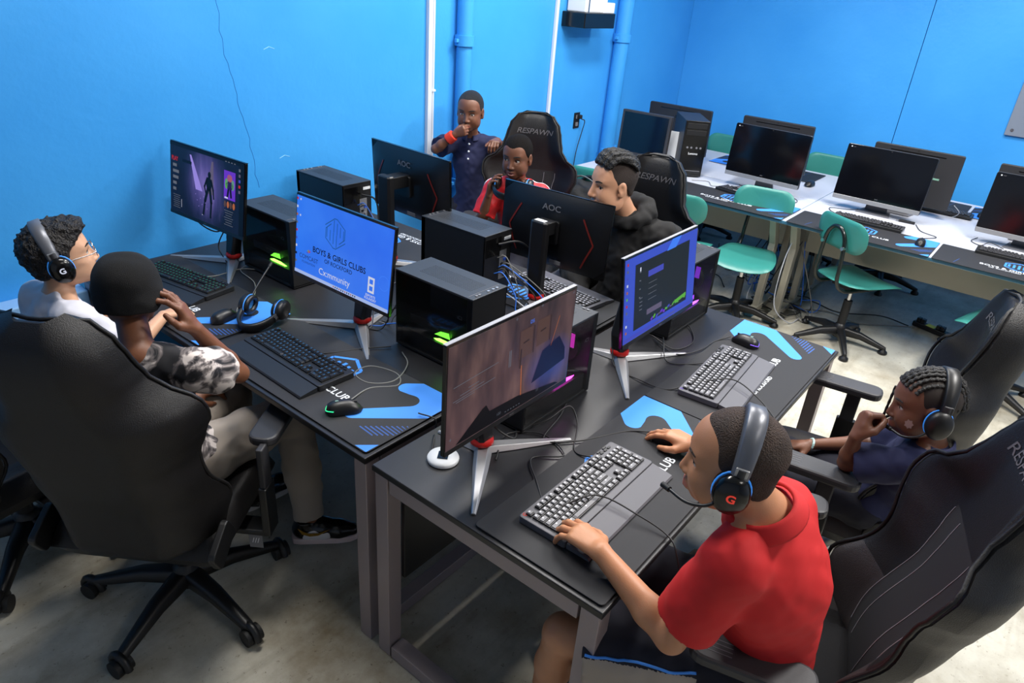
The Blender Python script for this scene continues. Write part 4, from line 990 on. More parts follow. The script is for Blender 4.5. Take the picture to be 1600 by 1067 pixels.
# ================================================================== signed-distance modelling of bodies and cloth
def V(*a): return np.array(a, float)
def nrm(v): v = np.array(v, float); return v/np.linalg.norm(v)
class Grp:
    """a smooth union of round cones / ellipsoids, then cuts"""
    def __init__(s, k=.02): s.p = []; s.k = k; s.cuts = []
    def cone(s, a, b, r1, r2=None, k=None): s.p.append(('c', np.array(a, float), np.array(b, float), r1, r1 if r2 is None else r2, k or s.k, 0)); return s
    def ell(s, c, r, ax=None, k=None, sub=0): s.p.append(('e', np.array(c, float), np.array(r, float), np.eye(3) if ax is None else np.array(ax, float), 0, k or s.k, sub)); return s
    def sub(s, c, r, ax=None, k=.01): return s.ell(c, r, ax, k, 1)
    def chain(s, pts, rs, k=None):
        for i in range(len(pts)-1): s.cone(pts[i], pts[i+1], rs[i], rs[i+1], k)
        return s
    def cut(s, c, n, k=.004): s.cuts.append((np.array(c, float), nrm(n), k)); return s
    def bounds(s):
        lo, hi = [], []
        for q in s.p:
            if q[0] == 'c': R_ = max(q[3], q[4]); lo.append(np.minimum(q[1], q[2])-R_); hi.append(np.maximum(q[1], q[2])+R_)
            elif not q[6]: R_ = max(q[2]); lo.append(q[1]-R_); hi.append(q[1]+R_)
        return np.min(lo, 0), np.max(hi, 0)
    def ev(s, X, c, h, sel):
        d = np.full(X.shape[:-1], 1., np.float32)
        for i in sel:
            q = s.p[i]
            if q[0] == 'c':
                ab = q[2]-q[1]; L = max(ab@ab, 1e-9); w = X-q[1].astype(np.float32); t = np.clip(w@(ab/L).astype(np.float32), 0, 1)
                w = w-t[..., None]*ab.astype(np.float32); e = np.sqrt((w*w).sum(-1))-(q[3]+(q[4]-q[3])*t)
            else:
                w = (X-q[1].astype(np.float32))@q[3].T.astype(np.float32); a = w/q[2].astype(np.float32); k0 = np.sqrt((a*a).sum(-1)); a = a/q[2].astype(np.float32); k1 = np.sqrt((a*a).sum(-1))+1e-6
                e = k0*(k0-1)/k1
            k = q[5]
            if q[6]: g = np.clip(.5-.5*(d+e)/k, 0, 1); d = d*(1-g)-e*g+k*g*(1-g)
            else: g = np.clip(.5+.5*(e-d)/k, 0, 1); d = d*g+e*(1-g)-k*g*(1-g)
        for cc, n, k in s.cuts: e = (X-cc.astype(np.float32))@n.astype(np.float32); d = np.maximum(d, e)
        return d
    def near(s, c, R_):
        out = []
        for i, q in enumerate(s.p):
            if q[0] == 'c':
                ab = q[2]-q[1]; t = np.clip((c-q[1])@ab/max(ab@ab, 1e-9), 0, 1); dd = np.linalg.norm(c-q[1]-t*ab)-max(q[3], q[4])
            else: dd = np.linalg.norm(c-q[1])-max(q[2])
            if dd < R_+q[5]+.012: out.append(i)
        return out
def sdf_mesh(groups, h, kg=.012, disp=None, post=None, smooth=1, margin=.0):
    bs = [g.bounds() for g in groups]; lo = np.min([b[0] for b in bs], 0)-3*h-margin; hi = np.max([b[1] for b in bs], 0)+3*h+margin
    n = np.ceil((hi-lo)/h).astype(int)+1; N = 26; IDS, PV, Q = [], [], []
    for ci in range(0, n[0], N):
        for cj in range(0, n[1], N):
            for ck in range(0, n[2], N):
                i0 = np.array([ci, cj, ck])-1; m = N+3; c = lo+(i0+m/2)*h; Rr = m*h*.87
                sels = [g.near(c, Rr) for g in groups]
                if not any(sels): continue
                r = np.arange(m); X = np.stack(np.meshgrid(*[(lo[a]+(i0[a]+r)*h) for a in range(3)], indexing='ij'), -1).astype(np.float32)
                d = None
                for g, sl in zip(groups, sels):
                    if not sl: continue
                    e = g.ev(X, c, Rr, sl)
                    if d is None: d = e
                    else: w = np.clip(.5+.5*(e-d)/kg, 0, 1); d = d*w+e*(1-w)-kg*w*(1-w)
                if post is not None: d = post(X, d)
                if disp is not None: d = d+disp(X)
                if d.min() > 0 or d.max() < 0: continue
                S = d < 0; M1 = m-1
                acc = np.zeros((M1, M1, M1, 3), np.float32); cnt = np.zeros((M1, M1, M1), np.float32)
                for ax in range(3):
                    sl0 = [slice(None)]*3; sl1 = [slice(None)]*3; sl0[ax] = slice(0, m-1); sl1[ax] = slice(1, m)
                    a, b = d[tuple(sl0)], d[tuple(sl1)]; cr = S[tuple(sl0)] != S[tuple(sl1)]; t = np.where(cr, a/(a-b+1e-12), 0)
                    o = [x for x in range(3) if x != ax]
                    for u in (0, 1):
                        for v in (0, 1):
                            s_ = [slice(None)]*3; s_[o[0]] = slice(u, u+M1); s_[o[1]] = slice(v, v+M1)
                            cc = cr[tuple(s_)]; tt = t[tuple(s_)]
                            acc[..., ax] += np.where(cc, tt, 0); acc[..., o[0]] += cc*u; acc[..., o[1]] += cc*v; cnt += cc
                has = cnt > 0; idx = np.argwhere(has)
                pos = lo+(i0+idx+acc[has]/cnt[has][:, None])*h
                gi = idx+i0+1; ids = (gi[:, 0]*(n[1]+4)+gi[:, 1])*(n[2]+4)+gi[:, 2]; IDS.append(ids); PV.append(pos)
                for ax in range(3):
                    o = [(ax+1) % 3, (ax+2) % 3]
                    rng = [slice(1, N+1)]*3; A = S[tuple(rng)]; rb = list(rng); rb[ax] = slice(2, N+2); Bq = S[tuple(rb)]
                    for sgn in (0, 1):
                        e = np.argwhere((A & ~Bq) if sgn else (~A & Bq))+1
                        if not len(e): continue
                        g0 = e+i0+1; vs = []
                        for du, dv in ((0, 0), (1, 0), (1, 1), (0, 1)):
                            q = g0.copy(); q[:, o[0]] -= du; q[:, o[1]] -= dv; vs.append((q[:, 0]*(n[1]+4)+q[:, 1])*(n[2]+4)+q[:, 2])
                        Q.append(np.stack(vs if sgn else vs[::-1], 1))
    ids = np.concatenate(IDS); pv = np.concatenate(PV); uq, first = np.unique(ids, return_index=True); P = pv[first]; q = np.searchsorted(uq, np.concatenate(Q))
    for _ in range(smooth):
        sm = np.zeros_like(P); ct = np.zeros(len(P))
        for a, b in ((0, 1), (1, 2), (2, 3), (3, 0)):
            np.add.at(sm, q[:, a], P[q[:, b]]); np.add.at(ct, q[:, a], 1); np.add.at(sm, q[:, b], P[q[:, a]]); np.add.at(ct, q[:, b], 1)
        P = P*.45+.55*sm/np.maximum(ct, 1)[:, None]
    return P, q
def sdf_obj(name, parent, groups, h, m, org, kg=.012, disp=None, post=None, zones=None, smooth=1):
    P, q = sdf_mesh(groups, h, kg, disp, post, smooth)
    me = bpy.data.meshes.new(name); me.vertices.add(len(P)); me.vertices.foreach_set('co', (P-org).astype(np.float32).ravel())
    me.loops.add(q.size); me.loops.foreach_set('vertex_index', q.astype(np.int32).ravel()); me.polygons.add(len(q)); me.polygons.foreach_set('loop_start', np.arange(0, q.size, 4, dtype=np.int32))
    me.update(calc_edges=True); me.validate()
    for x in (m if isinstance(m, list) else [m]): me.materials.append(x)
    if zones is not None:
        cen = P[q].mean(1); me.polygons.foreach_set('material_index', zones(cen).astype(np.int32))
    me.polygons.foreach_set('use_smooth', np.ones(len(q), bool)); me.update()
    o = bpy.data.objects.new(name, me); C.objects.link(o)
    if parent is not None: o.parent = parent
    return o
def rodr(v, ax, a): v = np.array(v, float); return v*math.cos(a)+np.cross(ax, v)*math.sin(a)+ax*(ax@v)*(1-math.cos(a))
class Head:
    def __init__(s, c, az, pitch=0., roll=0., sc=1.):
        s.c = np.array(c, float); s.s = sc; a, p = math.radians(az), math.radians(pitch)
        s.f = V(math.cos(a)*math.cos(p), math.sin(a)*math.cos(p), math.sin(p)); l = nrm(np.cross([0, 0, 1], s.f)); s.u = np.cross(s.f, l); r = math.radians(roll)
        s.l = l*math.cos(r)+s.u*math.sin(r); s.u = np.cross(s.f, s.l); s.R = np.array([s.f, s.l, s.u])
    sm = 0.; adult = False
    def surf(s, g, l, u):
        fs = np.linspace(.13, .02, 120); X = np.array([s.P(f, l, u) for f in fs]).astype(np.float32); d = g.ev(X, None, None, range(len(g.p))); i = int(np.argmax(d < 0)); return s.P(fs[i], l, u)
    def P(s, f, l, u): return s.c+s.s*(s.f*f+s.l*l+s.u*u)
    def M(s, sc=None):
        k = s.s if sc is None else sc
        m = Matrix.Identity(4)
        for i in range(3): m[i][0] = s.f[i]*k; m[i][1] = s.l[i]*k; m[i][2] = s.u[i]*k; m[i][3] = s.c[i]
        return m
    def loc(s, X): return (X-s.c)@s.R.T/s.s
    def skin(s, mouth=0., smile=0., cheek=0.):
        g = Grp(.012*s.s); k = s.s; s.sm = smile
        def E(f, l, u, a, b, c, kk=.015, sub=0): g.ell(s.P(f, l, u), (a*k, b*k, c*k), s.R, kk*k, sub)
        E(-.012, 0, .030, .094, .075, .083); E(.022, 0, -.026, .066, .064, .080, .03); E(.034, 0, .040, .040, .055, .042, .03); E(.0, 0, -.055, .055, .056, .045, .03)
        E(.058, 0, -.090, .024, .026, .020, .030)
        for y in (1, -1):
            E(.052, y*.034, -.042, .030+cheek, .027+cheek, .031, .025); E(.028, y*.046, -.068, .032, .018, .024, .025)
            E(.062, y*.026, .022, .014, .024, .009, .020)
        for y in (1, -1): E(.090, y*.033, -.002, .013, .017, .012, .012, 1)
        for y in (1, -1): E(.0625, y*.0320, -.001, .0172, .0182, .0158, .004)
        g.cone(s.P(.078, 0, .012), s.P(.098, 0, -.036), .0060*k, .0105*k, .010*k)
        if s.adult:
            for y in (1, -1): E(.020, y*.048, -.082, .036, .016, .022, .02)
            E(.062, 0, -.100, .024, .030, .018, .02); g.cone(s.P(.084, 0, .008), s.P(.104, 0, -.034), .0065*k, .0115*k, .010*k)
        for y in (1, -1): E(.089, y*.012, -.040, .011, .0085, .0075, .006)
        E(.076, 0, -.068, .016, .024, .018, .012)
        n = 5
        for i in range(n):
            a0, a1 = -1+2*i/n, -1+2*(i+1)/n
            def lp(a, u, r): return s.P(.091-.014*a*a, a*(.024+.004*smile), u+(.006*smile)*a*a-.0015*(abs(a) < .2)*(u > -.07))
            g.cone(lp(a0, -.064, 0), lp(a1, -.064, 0), .0066*k*(1-.35*abs(a0)), .0066*k*(1-.35*abs(a1)), .003*k)
            g.cone(lp(a0, -.0755-mouth, 0), lp(a1, -.0755-mouth, 0), .0080*k*(1-.4*abs(a0)), .0080*k*(1-.4*abs(a1)), .003*k)
        for y in (1, -1): E(.0810, y*.0325, -.0012, .0200, .0152, .0064, .0012, 1)
        if mouth > .001: E(.093, 0, -.070-mouth/2, .008, .016, .003+mouth*.4, .003, 1)
        for y in (1, -1):
            E(-.006, y*.078, -.008, .019, .0075, .030, .006); E(.003, y*.085, -.004, .010, .006, .016, .005, 1); E(.0, y*.076, -.034, .010, .008, .010, .006)
        return g
    def zone(s, cen):
        L = s.loc(cen); a = np.abs(L[:, 1])
        lip = (L[:, 0] > .072) & (L[:, 0] < .108) & (a < .0245) & (np.abs(L[:, 2]+.0705-.15*s.sm*a) < .0100*(1-(a/.027)**2)+.0005)
        return lip
    def hair(s, h=.006, line=None, g=None):
        k = s.s; g = g or Grp(.02*k)
        g.ell(s.P(-.012, 0, .030), ((.094+h)*k, (.075+h)*k, (.083+h)*k), s.R, .015*k); g.ell(s.P(-.02, 0, -.045), ((.062+h)*k, (.055+h)*k, (.05+h)*k), s.R, .03*k)
        line = line or ([-.2, -.075, -.045, -.020, .012, .022, .040, .062, .080, .2], [-.085, -.082, -.068, -.010, -.028, .002, .020, .037, .051, .053])
        def post(X, d):
            L = (X-s.c.astype(np.float32))@s.R.T.astype(np.float32)/k
            e = (np.interp(L[..., 0], line[0], line[1]).astype(np.float32)-L[..., 2]+.0025*np.sin(L[..., 1]*260+L[..., 0]*190))*.7*k
            return np.maximum(d+(h+.002)*k*np.clip(1+e/(.011*k), 0, 1)**1.5, e)
        return g, post
SK = {}
def skin_mat(key, c, lip):
    return [mat('skin_'+key, c, .48, noise_amt=.07, nscale=14, bump=.05, bscale=300, sub=.12), mat('lips_'+key, lip, .42, sub=.1)]
EYEW = mat('eye_white', (.80, .77, .74), .3); IRIS = mat('iris_brown', (.13, .07, .04), .2); HAIRB = mat('black_hair', (.055, .045, .042), .6, bump=.8, bscale=500, noise_amt=.3, nscale=200)
def hand(g, w, d, n, side, s=1., curl=(.3, .35, .4, .5), thumb=.4, spread=.12, wr=.0215):
    """w wrist, d towards fingers, n palm normal, side +1 right hand, -1 left hand"""
    d = nrm(d); n = nrm(n-d*(np.array(n)@d)); t = np.cross(d, n)*side; w = np.array(w, float)
    P = lambda a, b, c: w+s*(d*a+t*b+n*c)
    kn = [(.086, .027, -.002), (.090, .009, -.005), (.086, -.010, -.003), (.078, -.027, .001)]
    LN = [(.040, .025, .020), (.045, .028, .021), (.041, .026, .020), (.032, .019, .017)]
    for i, k in enumerate(kn):
        g.cone(P(.004, k[1]*.45, 0), P(*k), wr*.70*s, .0125*s, .012*s)
    g.ell(P(.045, .018, .010), (.020*s, .020*s, .020*s), None, .015*s)
    for i, k in enumerate(kn):
        c = curl[i] if not isinstance(curl, (int, float)) else curl
        c = c if isinstance(c, (tuple, list)) else (c, c*1.1, c*.7)
        ang = 0; p = P(*k); dd = nrm(d+t*spread*(1.3-i)*.6); r = [.0100, .0092, .0084, .0074]; 
        if i == 3: r = [x*.88 for x in r]
        for j in range(3):
            ang += c[j]; v = dd*math.cos(ang)+n*math.sin(ang); q = p+v*LN[i][j]*s; g.cone(p, q, r[j]*s, r[j+1]*s, .0035*s); p = q
    b = P(.018, .020, .006); v1 = nrm(d*.62+t*(.80-.5*thumb)+n*(.15+.7*thumb)); m_ = b+v1*.040*s; v2 = nrm(d*.85+t*(.40-.7*thumb)+n*(.1+.55*thumb)); e = m_+v2*.030*s; v3 = nrm(d*.95+t*(.15-.8*thumb)+n*(.1+.5*thumb)); f = e+v3*.024*s
    g.cone(b, m_, .0165*s, .0125*s, .010*s); g.cone(m_, e, .0118*s, .0105*s, .005*s); g.cone(e, f, .0105*s, .0085*s, .004*s)
    return g
def wave(X, fr, seed=0):
    a = X*fr+seed; return np.sin(a[..., 0]+1.3*np.sin(a[..., 1]*.7+seed))*np.sin(a[..., 1]*.9+1.1*np.sin(a[..., 2]*.8))*np.sin(a[..., 2]*1.1+.9*np.sin(a[..., 0]*.6+2))
def folds(amp=.004, seed=0):
    def f(X): return (amp*(wave(X, 38., seed)+.6*wave(X, 75., seed+3))).astype(np.float32)
    return f
def person(label, J, head, s, skin, h=.004, shirt=None, trousers=None, shoes=None, hands=None, fat=1., skin_extra=None, mouth=0., smile=0., look=0, cloth_h=None):
    """builds the body as one mesh; returns the body object (origin at the pelvis)"""
    j = {k: np.array(v, float) for k, v in J.items()}; org = j['pelvis'].copy(); org[2] = 0
    R_ = lambda r: r*s*fat
    g = Grp(.022*s)
    up = nrm(j['neck']-j['chest'])
    sv = nrm(j['shL']-j['shR']); fw = nrm(np.cross(sv, up)); sv2 = np.cross(up, fw)
    ax = np.array([fw, sv2, up])
    if head is not None:
        hb = head.P(-.022, 0, -.055)
        g.cone(j['neck']-up*.01*s, hb, R_(.050), .045*head.s, .02)
    g.ell(j['chest']+up*.03*s, (R_(.088), R_(.132), R_(.150)), ax, .03*s)
    g.cone(j['shL'], j['shR'], R_(.048), R_(.048), .04*s); g.cone(j['neck']+up*-.02, (j['shL']+j['neck'])/2, R_(.045), R_(.040), .03*s); g.cone(j['neck']+up*-.02, (j['shR']+j['neck'])/2, R_(.045), R_(.040), .03*s)
    g.cone(j['chest'], j['pelvis'], R_(.098), R_(.108), .03*s)
    hv = nrm(j['hipL']-j['hipR'])
    g.cone(j['hipL'], j['hipR'], R_(.085), R_(.085), .04*s)
    ga = Grp(.012*s)
    for S in ('L', 'R'):
        if 'el'+S in j:
            ga.chain([j['sh'+S], (j['sh'+S]*.6+j['el'+S]*.4), j['el'+S]], [R_(.046), R_(.042), R_(.034)])
            e, w = j['el'+S], j['wr'+S]; ga.chain([e, e*.7+w*.3, w], [R_(.034), R_(.036), R_(.0235)], .015*s)
    gl = Grp(.02*s)
    for S in ('L', 'R'):
        if 'kn'+S in j:
            hp, k_ = j['hip'+S], j['kn'+S]; gl.chain([hp, hp*.5+k_*.5, k_], [R_(.082), R_(.070), R_(.050)])
            if 'an'+S in j: a_ = j['an'+S]; cv = k_*.68+a_*.32; gl.chain([k_, cv, a_], [R_(.048), R_(.050), R_(.033)])
    G = [g, ga, gl]
    for S, side in (('L', -1), ('R', 1)):
        if hands and S in hands:
            hh = dict(hands[S]); gh = Grp(.006*s); hand(gh, j['wr'+S], hh.pop('d'), hh.pop('n'), side, hh.pop('s', s*1.02), **hh); G.append(gh)
    if head is not None: G.append(head.skin(mouth, smile))
    zones = (lambda c: head.zone(c).astype(int)) if head is not None else None
    body = sdf_obj('person', None, G, h, skin, org, kg=.010*s, zones=zones)
    body.location = org; tag(body, label, 'person')
    if head is not None:
        for y in (1, -1):
            eo = MB().ball((0, 0, 0), .0152*head.s, EYEW, n=18); e = eo.build('eye', body); c = head.P(.0625, y*.0320, -.001); e.location = c-org
            gz = Matrix(((head.f[0], head.l[0], head.u[0], 0), (head.f[1], head.l[1], head.u[1], 0), (head.f[2], head.l[2], head.u[2], 0), (0, 0, 0, 1)))
            ir = MB().ball((.0092*head.s, look*.0034, -.0008), .0070*head.s, IRIS, gz, n=20); ir.build('iris', e)
            MB().tube([tuple(head.P(.0625+math.sqrt(max(0, .0162**2-(.0145*math.cos(q))**2-(.0064*math.sin(q))**2)), y*.0325+.0145*math.cos(q), -.001+.0066*math.sin(q))-org) for q in [PI*i/10 for i in range(11)]], [.0006+.0009*head.s*math.sin(PI*i/10) for i in range(11)], HAIRB, 5).build('eyelashes', body)
    ch = cloth_h or h*1.25
    if shirt:
        T_ = Grp(.03*s); o = shirt.get('off', .012)
        T_.ell(j['chest']+up*.03*s, (R_(.088)+o, R_(.132)+o, R_(.150)+o), ax, .03*s); T_.cone(j['shL'], j['shR'], R_(.048)+o*.8, R_(.048)+o*.8, .05*s)
        for S in ('L', 'R'): T_.cone(j['neck']-up*.025, (j['sh'+S]+j['neck'])/2, R_(.044)+o*.5, R_(.042)+o*.6, .03*s)
        T_.cone(j['chest'], j['pelvis'], R_(.100)+o, R_(.112)+o*1.2, .03*s); T_.cone(j['hipL'], j['hipR'], R_(.088)+o*shirt.get('hip', 1.), R_(.088)+o*shirt.get('hip', 1.), .05*s)
        pn = nrm(j['pelvis']-j['chest']); T_.cut(j['pelvis']+pn*shirt.get('hem', .03), pn)
        T_.cut(j['neck']+up*shirt.get('neckcut', .014)*s+fw*0, nrm(up+fw*shirt.get('nt', .25)))
        gs = [T_]
        for S in ('L', 'R'):
            if 'el'+S not in j: continue
            a, b, w = j['sh'+S], j['el'+S], j['wr'+S]; sl = Grp(.02*s); L = shirt.get('sleeve', .75)
            if L <= 1:
                e = a+(b-a)*L; sl.chain([a, a*.4+e*.6, e+(b-a)*.12], [R_(.050)+o, R_(.052)+o*1.3, R_(.050)+o*1.9]); sl.cut(e, b-a)
            else:
                sl.chain([a, a*.5+b*.5, b, b*.5+w*.5, w], [R_(.052)+o, R_(.048)+o*1.2, R_(.042)+o*1.3, R_(.036)+o*1.4, R_(.026)+o*1.2]); sl.cut(b+(w-b)*(L-1), w-b)
            gs.append(sl)
        sh = sdf_obj('shirt', body, gs, ch, shirt['m'], org, kg=.03*s, disp=folds(shirt.get('fold', .0035), shirt.get('seed', 1)), zones=shirt.get('zones'))
        sh.name = shirt.get('name', 'shirt')
        if shirt.get('label'): sh['label'] = shirt['label']
        if shirt.get('collar'):
            mb = MB(); rows = []
            for i in range(29):
                a = -PI+.30+(2*PI-.60)*i/28; ca, sa = -math.cos(a), math.sin(a)
                row = []
                for rr, zz in ((.052, .030), (.056, .036), (.064, .030), (.078, .004), (.0795, -.002)):
                    r_ = R_(rr)+.004; gap = 1 if abs(a) < 2.4 else 1+.0
                    p = j['neck']-up*.004+up*zz*s*1.0+(-fw*ca*-1)*r_*0
                    p = j['neck']+up*(zz*s-.002-.018*s*((1-math.cos(a))/2))+(-fw*math.cos(a))*r_*1.02+(sv2*math.sin(a))*r_*1.05
                    row.append(tuple(p-org))
                rows.append(row)
            mb.grid(rows, shirt['m'] if not isinstance(shirt['m'], list) else shirt['m'][0], True); c_ = mb.build('collar', sh)
            so = c_.modifiers.new('s', 'SOLIDIFY'); so.thickness = .004
    if trousers:
        o = trousers.get('off', .012); TR = Grp(.03*s); pn = nrm(j['pelvis']-j['chest'])
        TR.cone(j['hipL'], j['hipR'], R_(.090)+o, R_(.090)+o, .05*s); TR.cone(j['pelvis']-pn*.02, j['pelvis'], R_(.105)+o*.6, R_(.110)+o*.6)
        TR.cut(j['pelvis']-pn*.05, -pn)
        gs = [TR]
        for S in ('L', 'R'):
            if 'kn'+S not in j: continue
            a, b = j['hip'+S], j['kn'+S]; L = trousers.get('len', .8); q = Grp(.025*s)
            if L <= 1:
                e = a+(b-a)*L; q.chain([a, (a+e)/2, e+(b-a)*.1], [R_(.088)+o, R_(.082)+o*1.2, R_(.070)+o*2.]); q.cut(e, b-a)
            else:
                c_ = j['an'+S]; q.chain([a, (a+b)/2, b, (b+c_)/2, c_], [R_(.088)+o, R_(.076)+o, R_(.056)+o*1.1, R_(.052)+o*1.2, R_(.040)+o*1.1]); q.cut(b+(c_-b)*(L-1), c_-b)
            gs.append(q)
        tr = sdf_obj(trousers.get('name', 'trousers'), body, gs, ch, trousers['m'], org, kg=.03*s, disp=folds(trousers.get('fold', .003), 5), zones=trousers.get('zones'))
        if trousers.get('label'): tr['label'] = trousers['label']
    return body, org
def shoe(body, org, a, d, s, m_up, m_sole, lab=None, trim=None):
    """a ankle position, d toe direction (horizontal)"""
    a = np.array(a, float); d = np.array([d[0], d[1], 0.]); d = nrm(d); l = np.cross([0, 0, 1], d); z0 = max(.0, a[2]-.085*s)
    P = lambda x, y, z: V(a[0], a[1], z0)+s*(d*x+l*y)+V(0, 0, z*s)
    g = Grp(.025*s); g.chain([P(-.035, 0, .055), P(.05, 0, .055), P(.115, 0, .040), P(.165, 0, .036)], [.040*s, .042*s, .040*s, .030*s]); g.cone(P(-.02, 0, .06), P(-.02, 0, .10), .042*s, .040*s); g.cut(P(0, 0, .018), (0, 0, -1)); g.cut(P(0, 0, .108), (0, 0, 1))
    sh = sdf_obj('shoe', body, [g], .004, m_up, org)
    poly = []
    for x, w in ((-.078, .018), (-.07, .034), (-.04, .041), (.04, .043), (.11, .046), (.16, .040), (.19, .024), (.198, .008)): poly.append((x, w))
    pl = [P(x, w, 0) for x, w in poly]+[P(x, -w, 0) for x, w in poly[::-1]]; mb = MB(); N = len(pl)
    mb.add([tuple(p-org) for p in pl]+[tuple(p-org+V(0, 0, .027*s)) for p in pl], [tuple(range(N)), tuple(range(N, 2*N))[::-1]]+[(i, N+i, N+(i+1) % N, (i+1) % N) for i in range(N)], m_sole); mb.build('sole', sh, .003)
    if lab: sh['label'] = lab
    return sh, P
# ================================================================== the people
SKA = skin_mat('warm_brown', (.74, .52, .38), (.70, .42, .36)); SKB = skin_mat('deep_brown', (.46, .29, .20), (.46, .26, .23)); SKC = skin_mat('light_tan', (.80, .62, .50), (.74, .46, .42)); SKD = skin_mat('dark_brown', (.43, .275, .20), (.48, .28, .25)); SKE = skin_mat('tan', (.78, .58, .46), (.70, .42, .38))
REDC = mat('red_polo_cloth', (.78, .11, .12), .8, bump=.15, bscale=1200); NAVY = mat('navy_cloth', (.105, .125, .27), .85, bump=.15, bscale=1200); DNAVY = mat('dark_navy_cloth', (.075, .08, .14), .85, bump=.15, bscale=1200)
HOOD = mat('black_hoodie_cloth', (.062, .060, .066), .9, bump=.2, bscale=1000); WHT = mat('white_shirt_cloth', (.80, .80, .84), .8, bump=.15, bscale=1000); KHAKI = mat('grey_khaki_cloth', (.60, .56, .52), .85, bump=.15, bscale=1000); REDJ = mat('red_jersey_cloth', (.80, .10, .13), .6, bump=.1, bscale=900)
def brows(H, b, org, m, lift=0):
    g = H.skin()
    for y in (1, -1):
        pts = [tuple(H.surf(g, y*(.014+.036*t), .0205+lift+.005*math.sin(t*2.6))-org) for t in [i/10 for i in range(11)]]
        MB().tube(pts, [(.0012+.0024*math.sin(.4+t*2.5))*H.s for t in [i/10 for i in range(11)]], m, 6).build('eyebrow', b)
# 1 ---- child in the red polo, right foreground
H = Head((1.184, .318, 1.190), 110, -6, 0, .96)
def z7(c):
    a, b = V(1.285, .200, .585), V(1.100, .590, .545); d = nrm(b-a); t = ((c-a)@d)/np.linalg.norm(b-a); e = c-a-((c-a)@d)[:, None]*d; q = e@nrm(V(-.55, -.25, -.8))
    return ((t > .25) & (q > .022)).astype(int)
J7 = dict(pelvis=(1.365, .195, .60), chest=(1.290, .195, .87), neck=(1.225, .245, 1.078), shL=(1.130, .250, .998), shR=(1.375, .240, .998), elL=(1.128, .335, .715), wrL=(1.145, .548, .818), elR=(1.60, .36, .80), wrR=(1.728, .585, .805), hipL=(1.285, .200, .585), hipR=(1.445, .205, .585), knL=(1.100, .590, .545), knR=(1.38, .60, .55), anL=(1.155, .66, .09), anR=(1.40, .66, .09))
b7, o7 = person('child in a red polo shirt and headset using the front keyboard', J7, H, .92, SKA, .0032,
    shirt=dict(m=REDC, off=.013, sleeve=.70, hem=.04, collar=True, fold=.0028, seed=2), trousers=dict(m=[DNAVY, KHAKI], len=.86, off=.018, name='shorts', fold=.003, zones=z7),
    hands=dict(L=dict(d=(.26, .95, -.06), n=(0, 0, -1), curl=((.32, .45, .3), (.28, .45, .3), (.30, .5, .35), (.35, .5, .35)), thumb=.15, spread=.22, s=.98), R=dict(d=(.10, .97, -.05), n=(0, 0, -1), curl=(.28, .3, .35, .4), thumb=.2, s=.92)), smile=0, cloth_h=.005, fat=1.10)
so_ = [c for c in b7.children if c.name.startswith('shorts')][0]; bpy.context.view_layer.update(); a_, b_ = V(1.285, .200, .585), V(1.100, .590, .545); d_ = nrm(b_-a_); n1 = V(-.55, -.25, -.8); n1 = nrm(n1-d_*(n1@d_)); n2 = np.cross(d_, n1); n2 = n2 if n2@V(-1, -.3, 0) > 0 else -n2
pp = []
for i in range(14):
    q = a_+(b_-a_)*(.25+.61*i/13)+n1*.022+n2*.16-o7; ok, loc, nn, _ = so_.closest_point_on_mesh(Vector(q)); pp.append(loc+nn*.001)
MB().tube(pp, .0035, MATBLUE, 6).build('piping', so_)
SHORTH = mat('short_brown_hair', (.24, .175, .14), .8, bump=.9, bscale=330, noise_amt=.55, nscale=45)
g, post = H.hair(.003); sdf_obj('hair', b7, [g], .0035, SHORTH, o7, post=post)
brows(H, b7, o7, SHORTH)
shoe(b7, o7, J7['anL'], (.1, 1), .9, BLACK, GREY); shoe(b7, o7, J7['anR'], (.1, 1), .9, BLACK, GREY)
headset('black headset with grey band and red logo worn by the child in red', H.M() @ T(-.004, 0, -.008, ry=-.20), 1., openw=.084, logo=LR, silver=True, boom=[(.015, .095, -.035), (.04, .10, -.055), (.075, .09, -.068), (.11, .06, -.075)])
# 2 ---- girl with braids
H = Head((2.155, .090, .985), 112, -10, 4, .93)
J6 = dict(pelvis=(2.26, .14, .555), chest=(2.215, .065, .735), neck=(2.185, .035, .865), shL=(2.085, .065, .815), shR=(2.300, .055, .815), elL=(2.09, .225, .735), wrL=(2.060, .222, .848), elR=(2.375, .20, .675), wrR=(2.275, .37, .635), hipL=(2.195, .145, .55), hipR=(2.325, .145, .55), knL=(2.13, .44, .55), knR=(2.30, .45, .55), anL=(2.14, .50, .20), anR=(2.30, .51, .20))
b6, o6 = person('girl with braided hair and navy shirt resting her chin on her hand', J6, H, .76, SKD, .0035,
    shirt=dict(m=NAVY, off=.014, sleeve=.78, hem=.06, collar=True, fold=.004, seed=4), trousers=dict(m=DNAVY, len=1.9, off=.012, fold=.003),
    hands=dict(L=dict(d=(.45, -.05, .8), n=(.6, -.8, .0), curl=(1.2, 1.3, 1.3, 1.3), thumb=.5, s=.88), R=dict(d=(-.45, .85, -.25), n=(0, -.1, -1), curl=.35, thumb=.3, s=.76)), cloth_h=.005)
BRAID = mat('braided_hair', (.06, .045, .042), .5, bump=.6, bscale=300)
g, post = H.hair(.002); hr = sdf_obj('hair', b6, [g], .0035, mat('hair_parting_scalp', (.13, .09, .07), .7), o6, post=post)
brows(H, b6, o6, HAIRB)
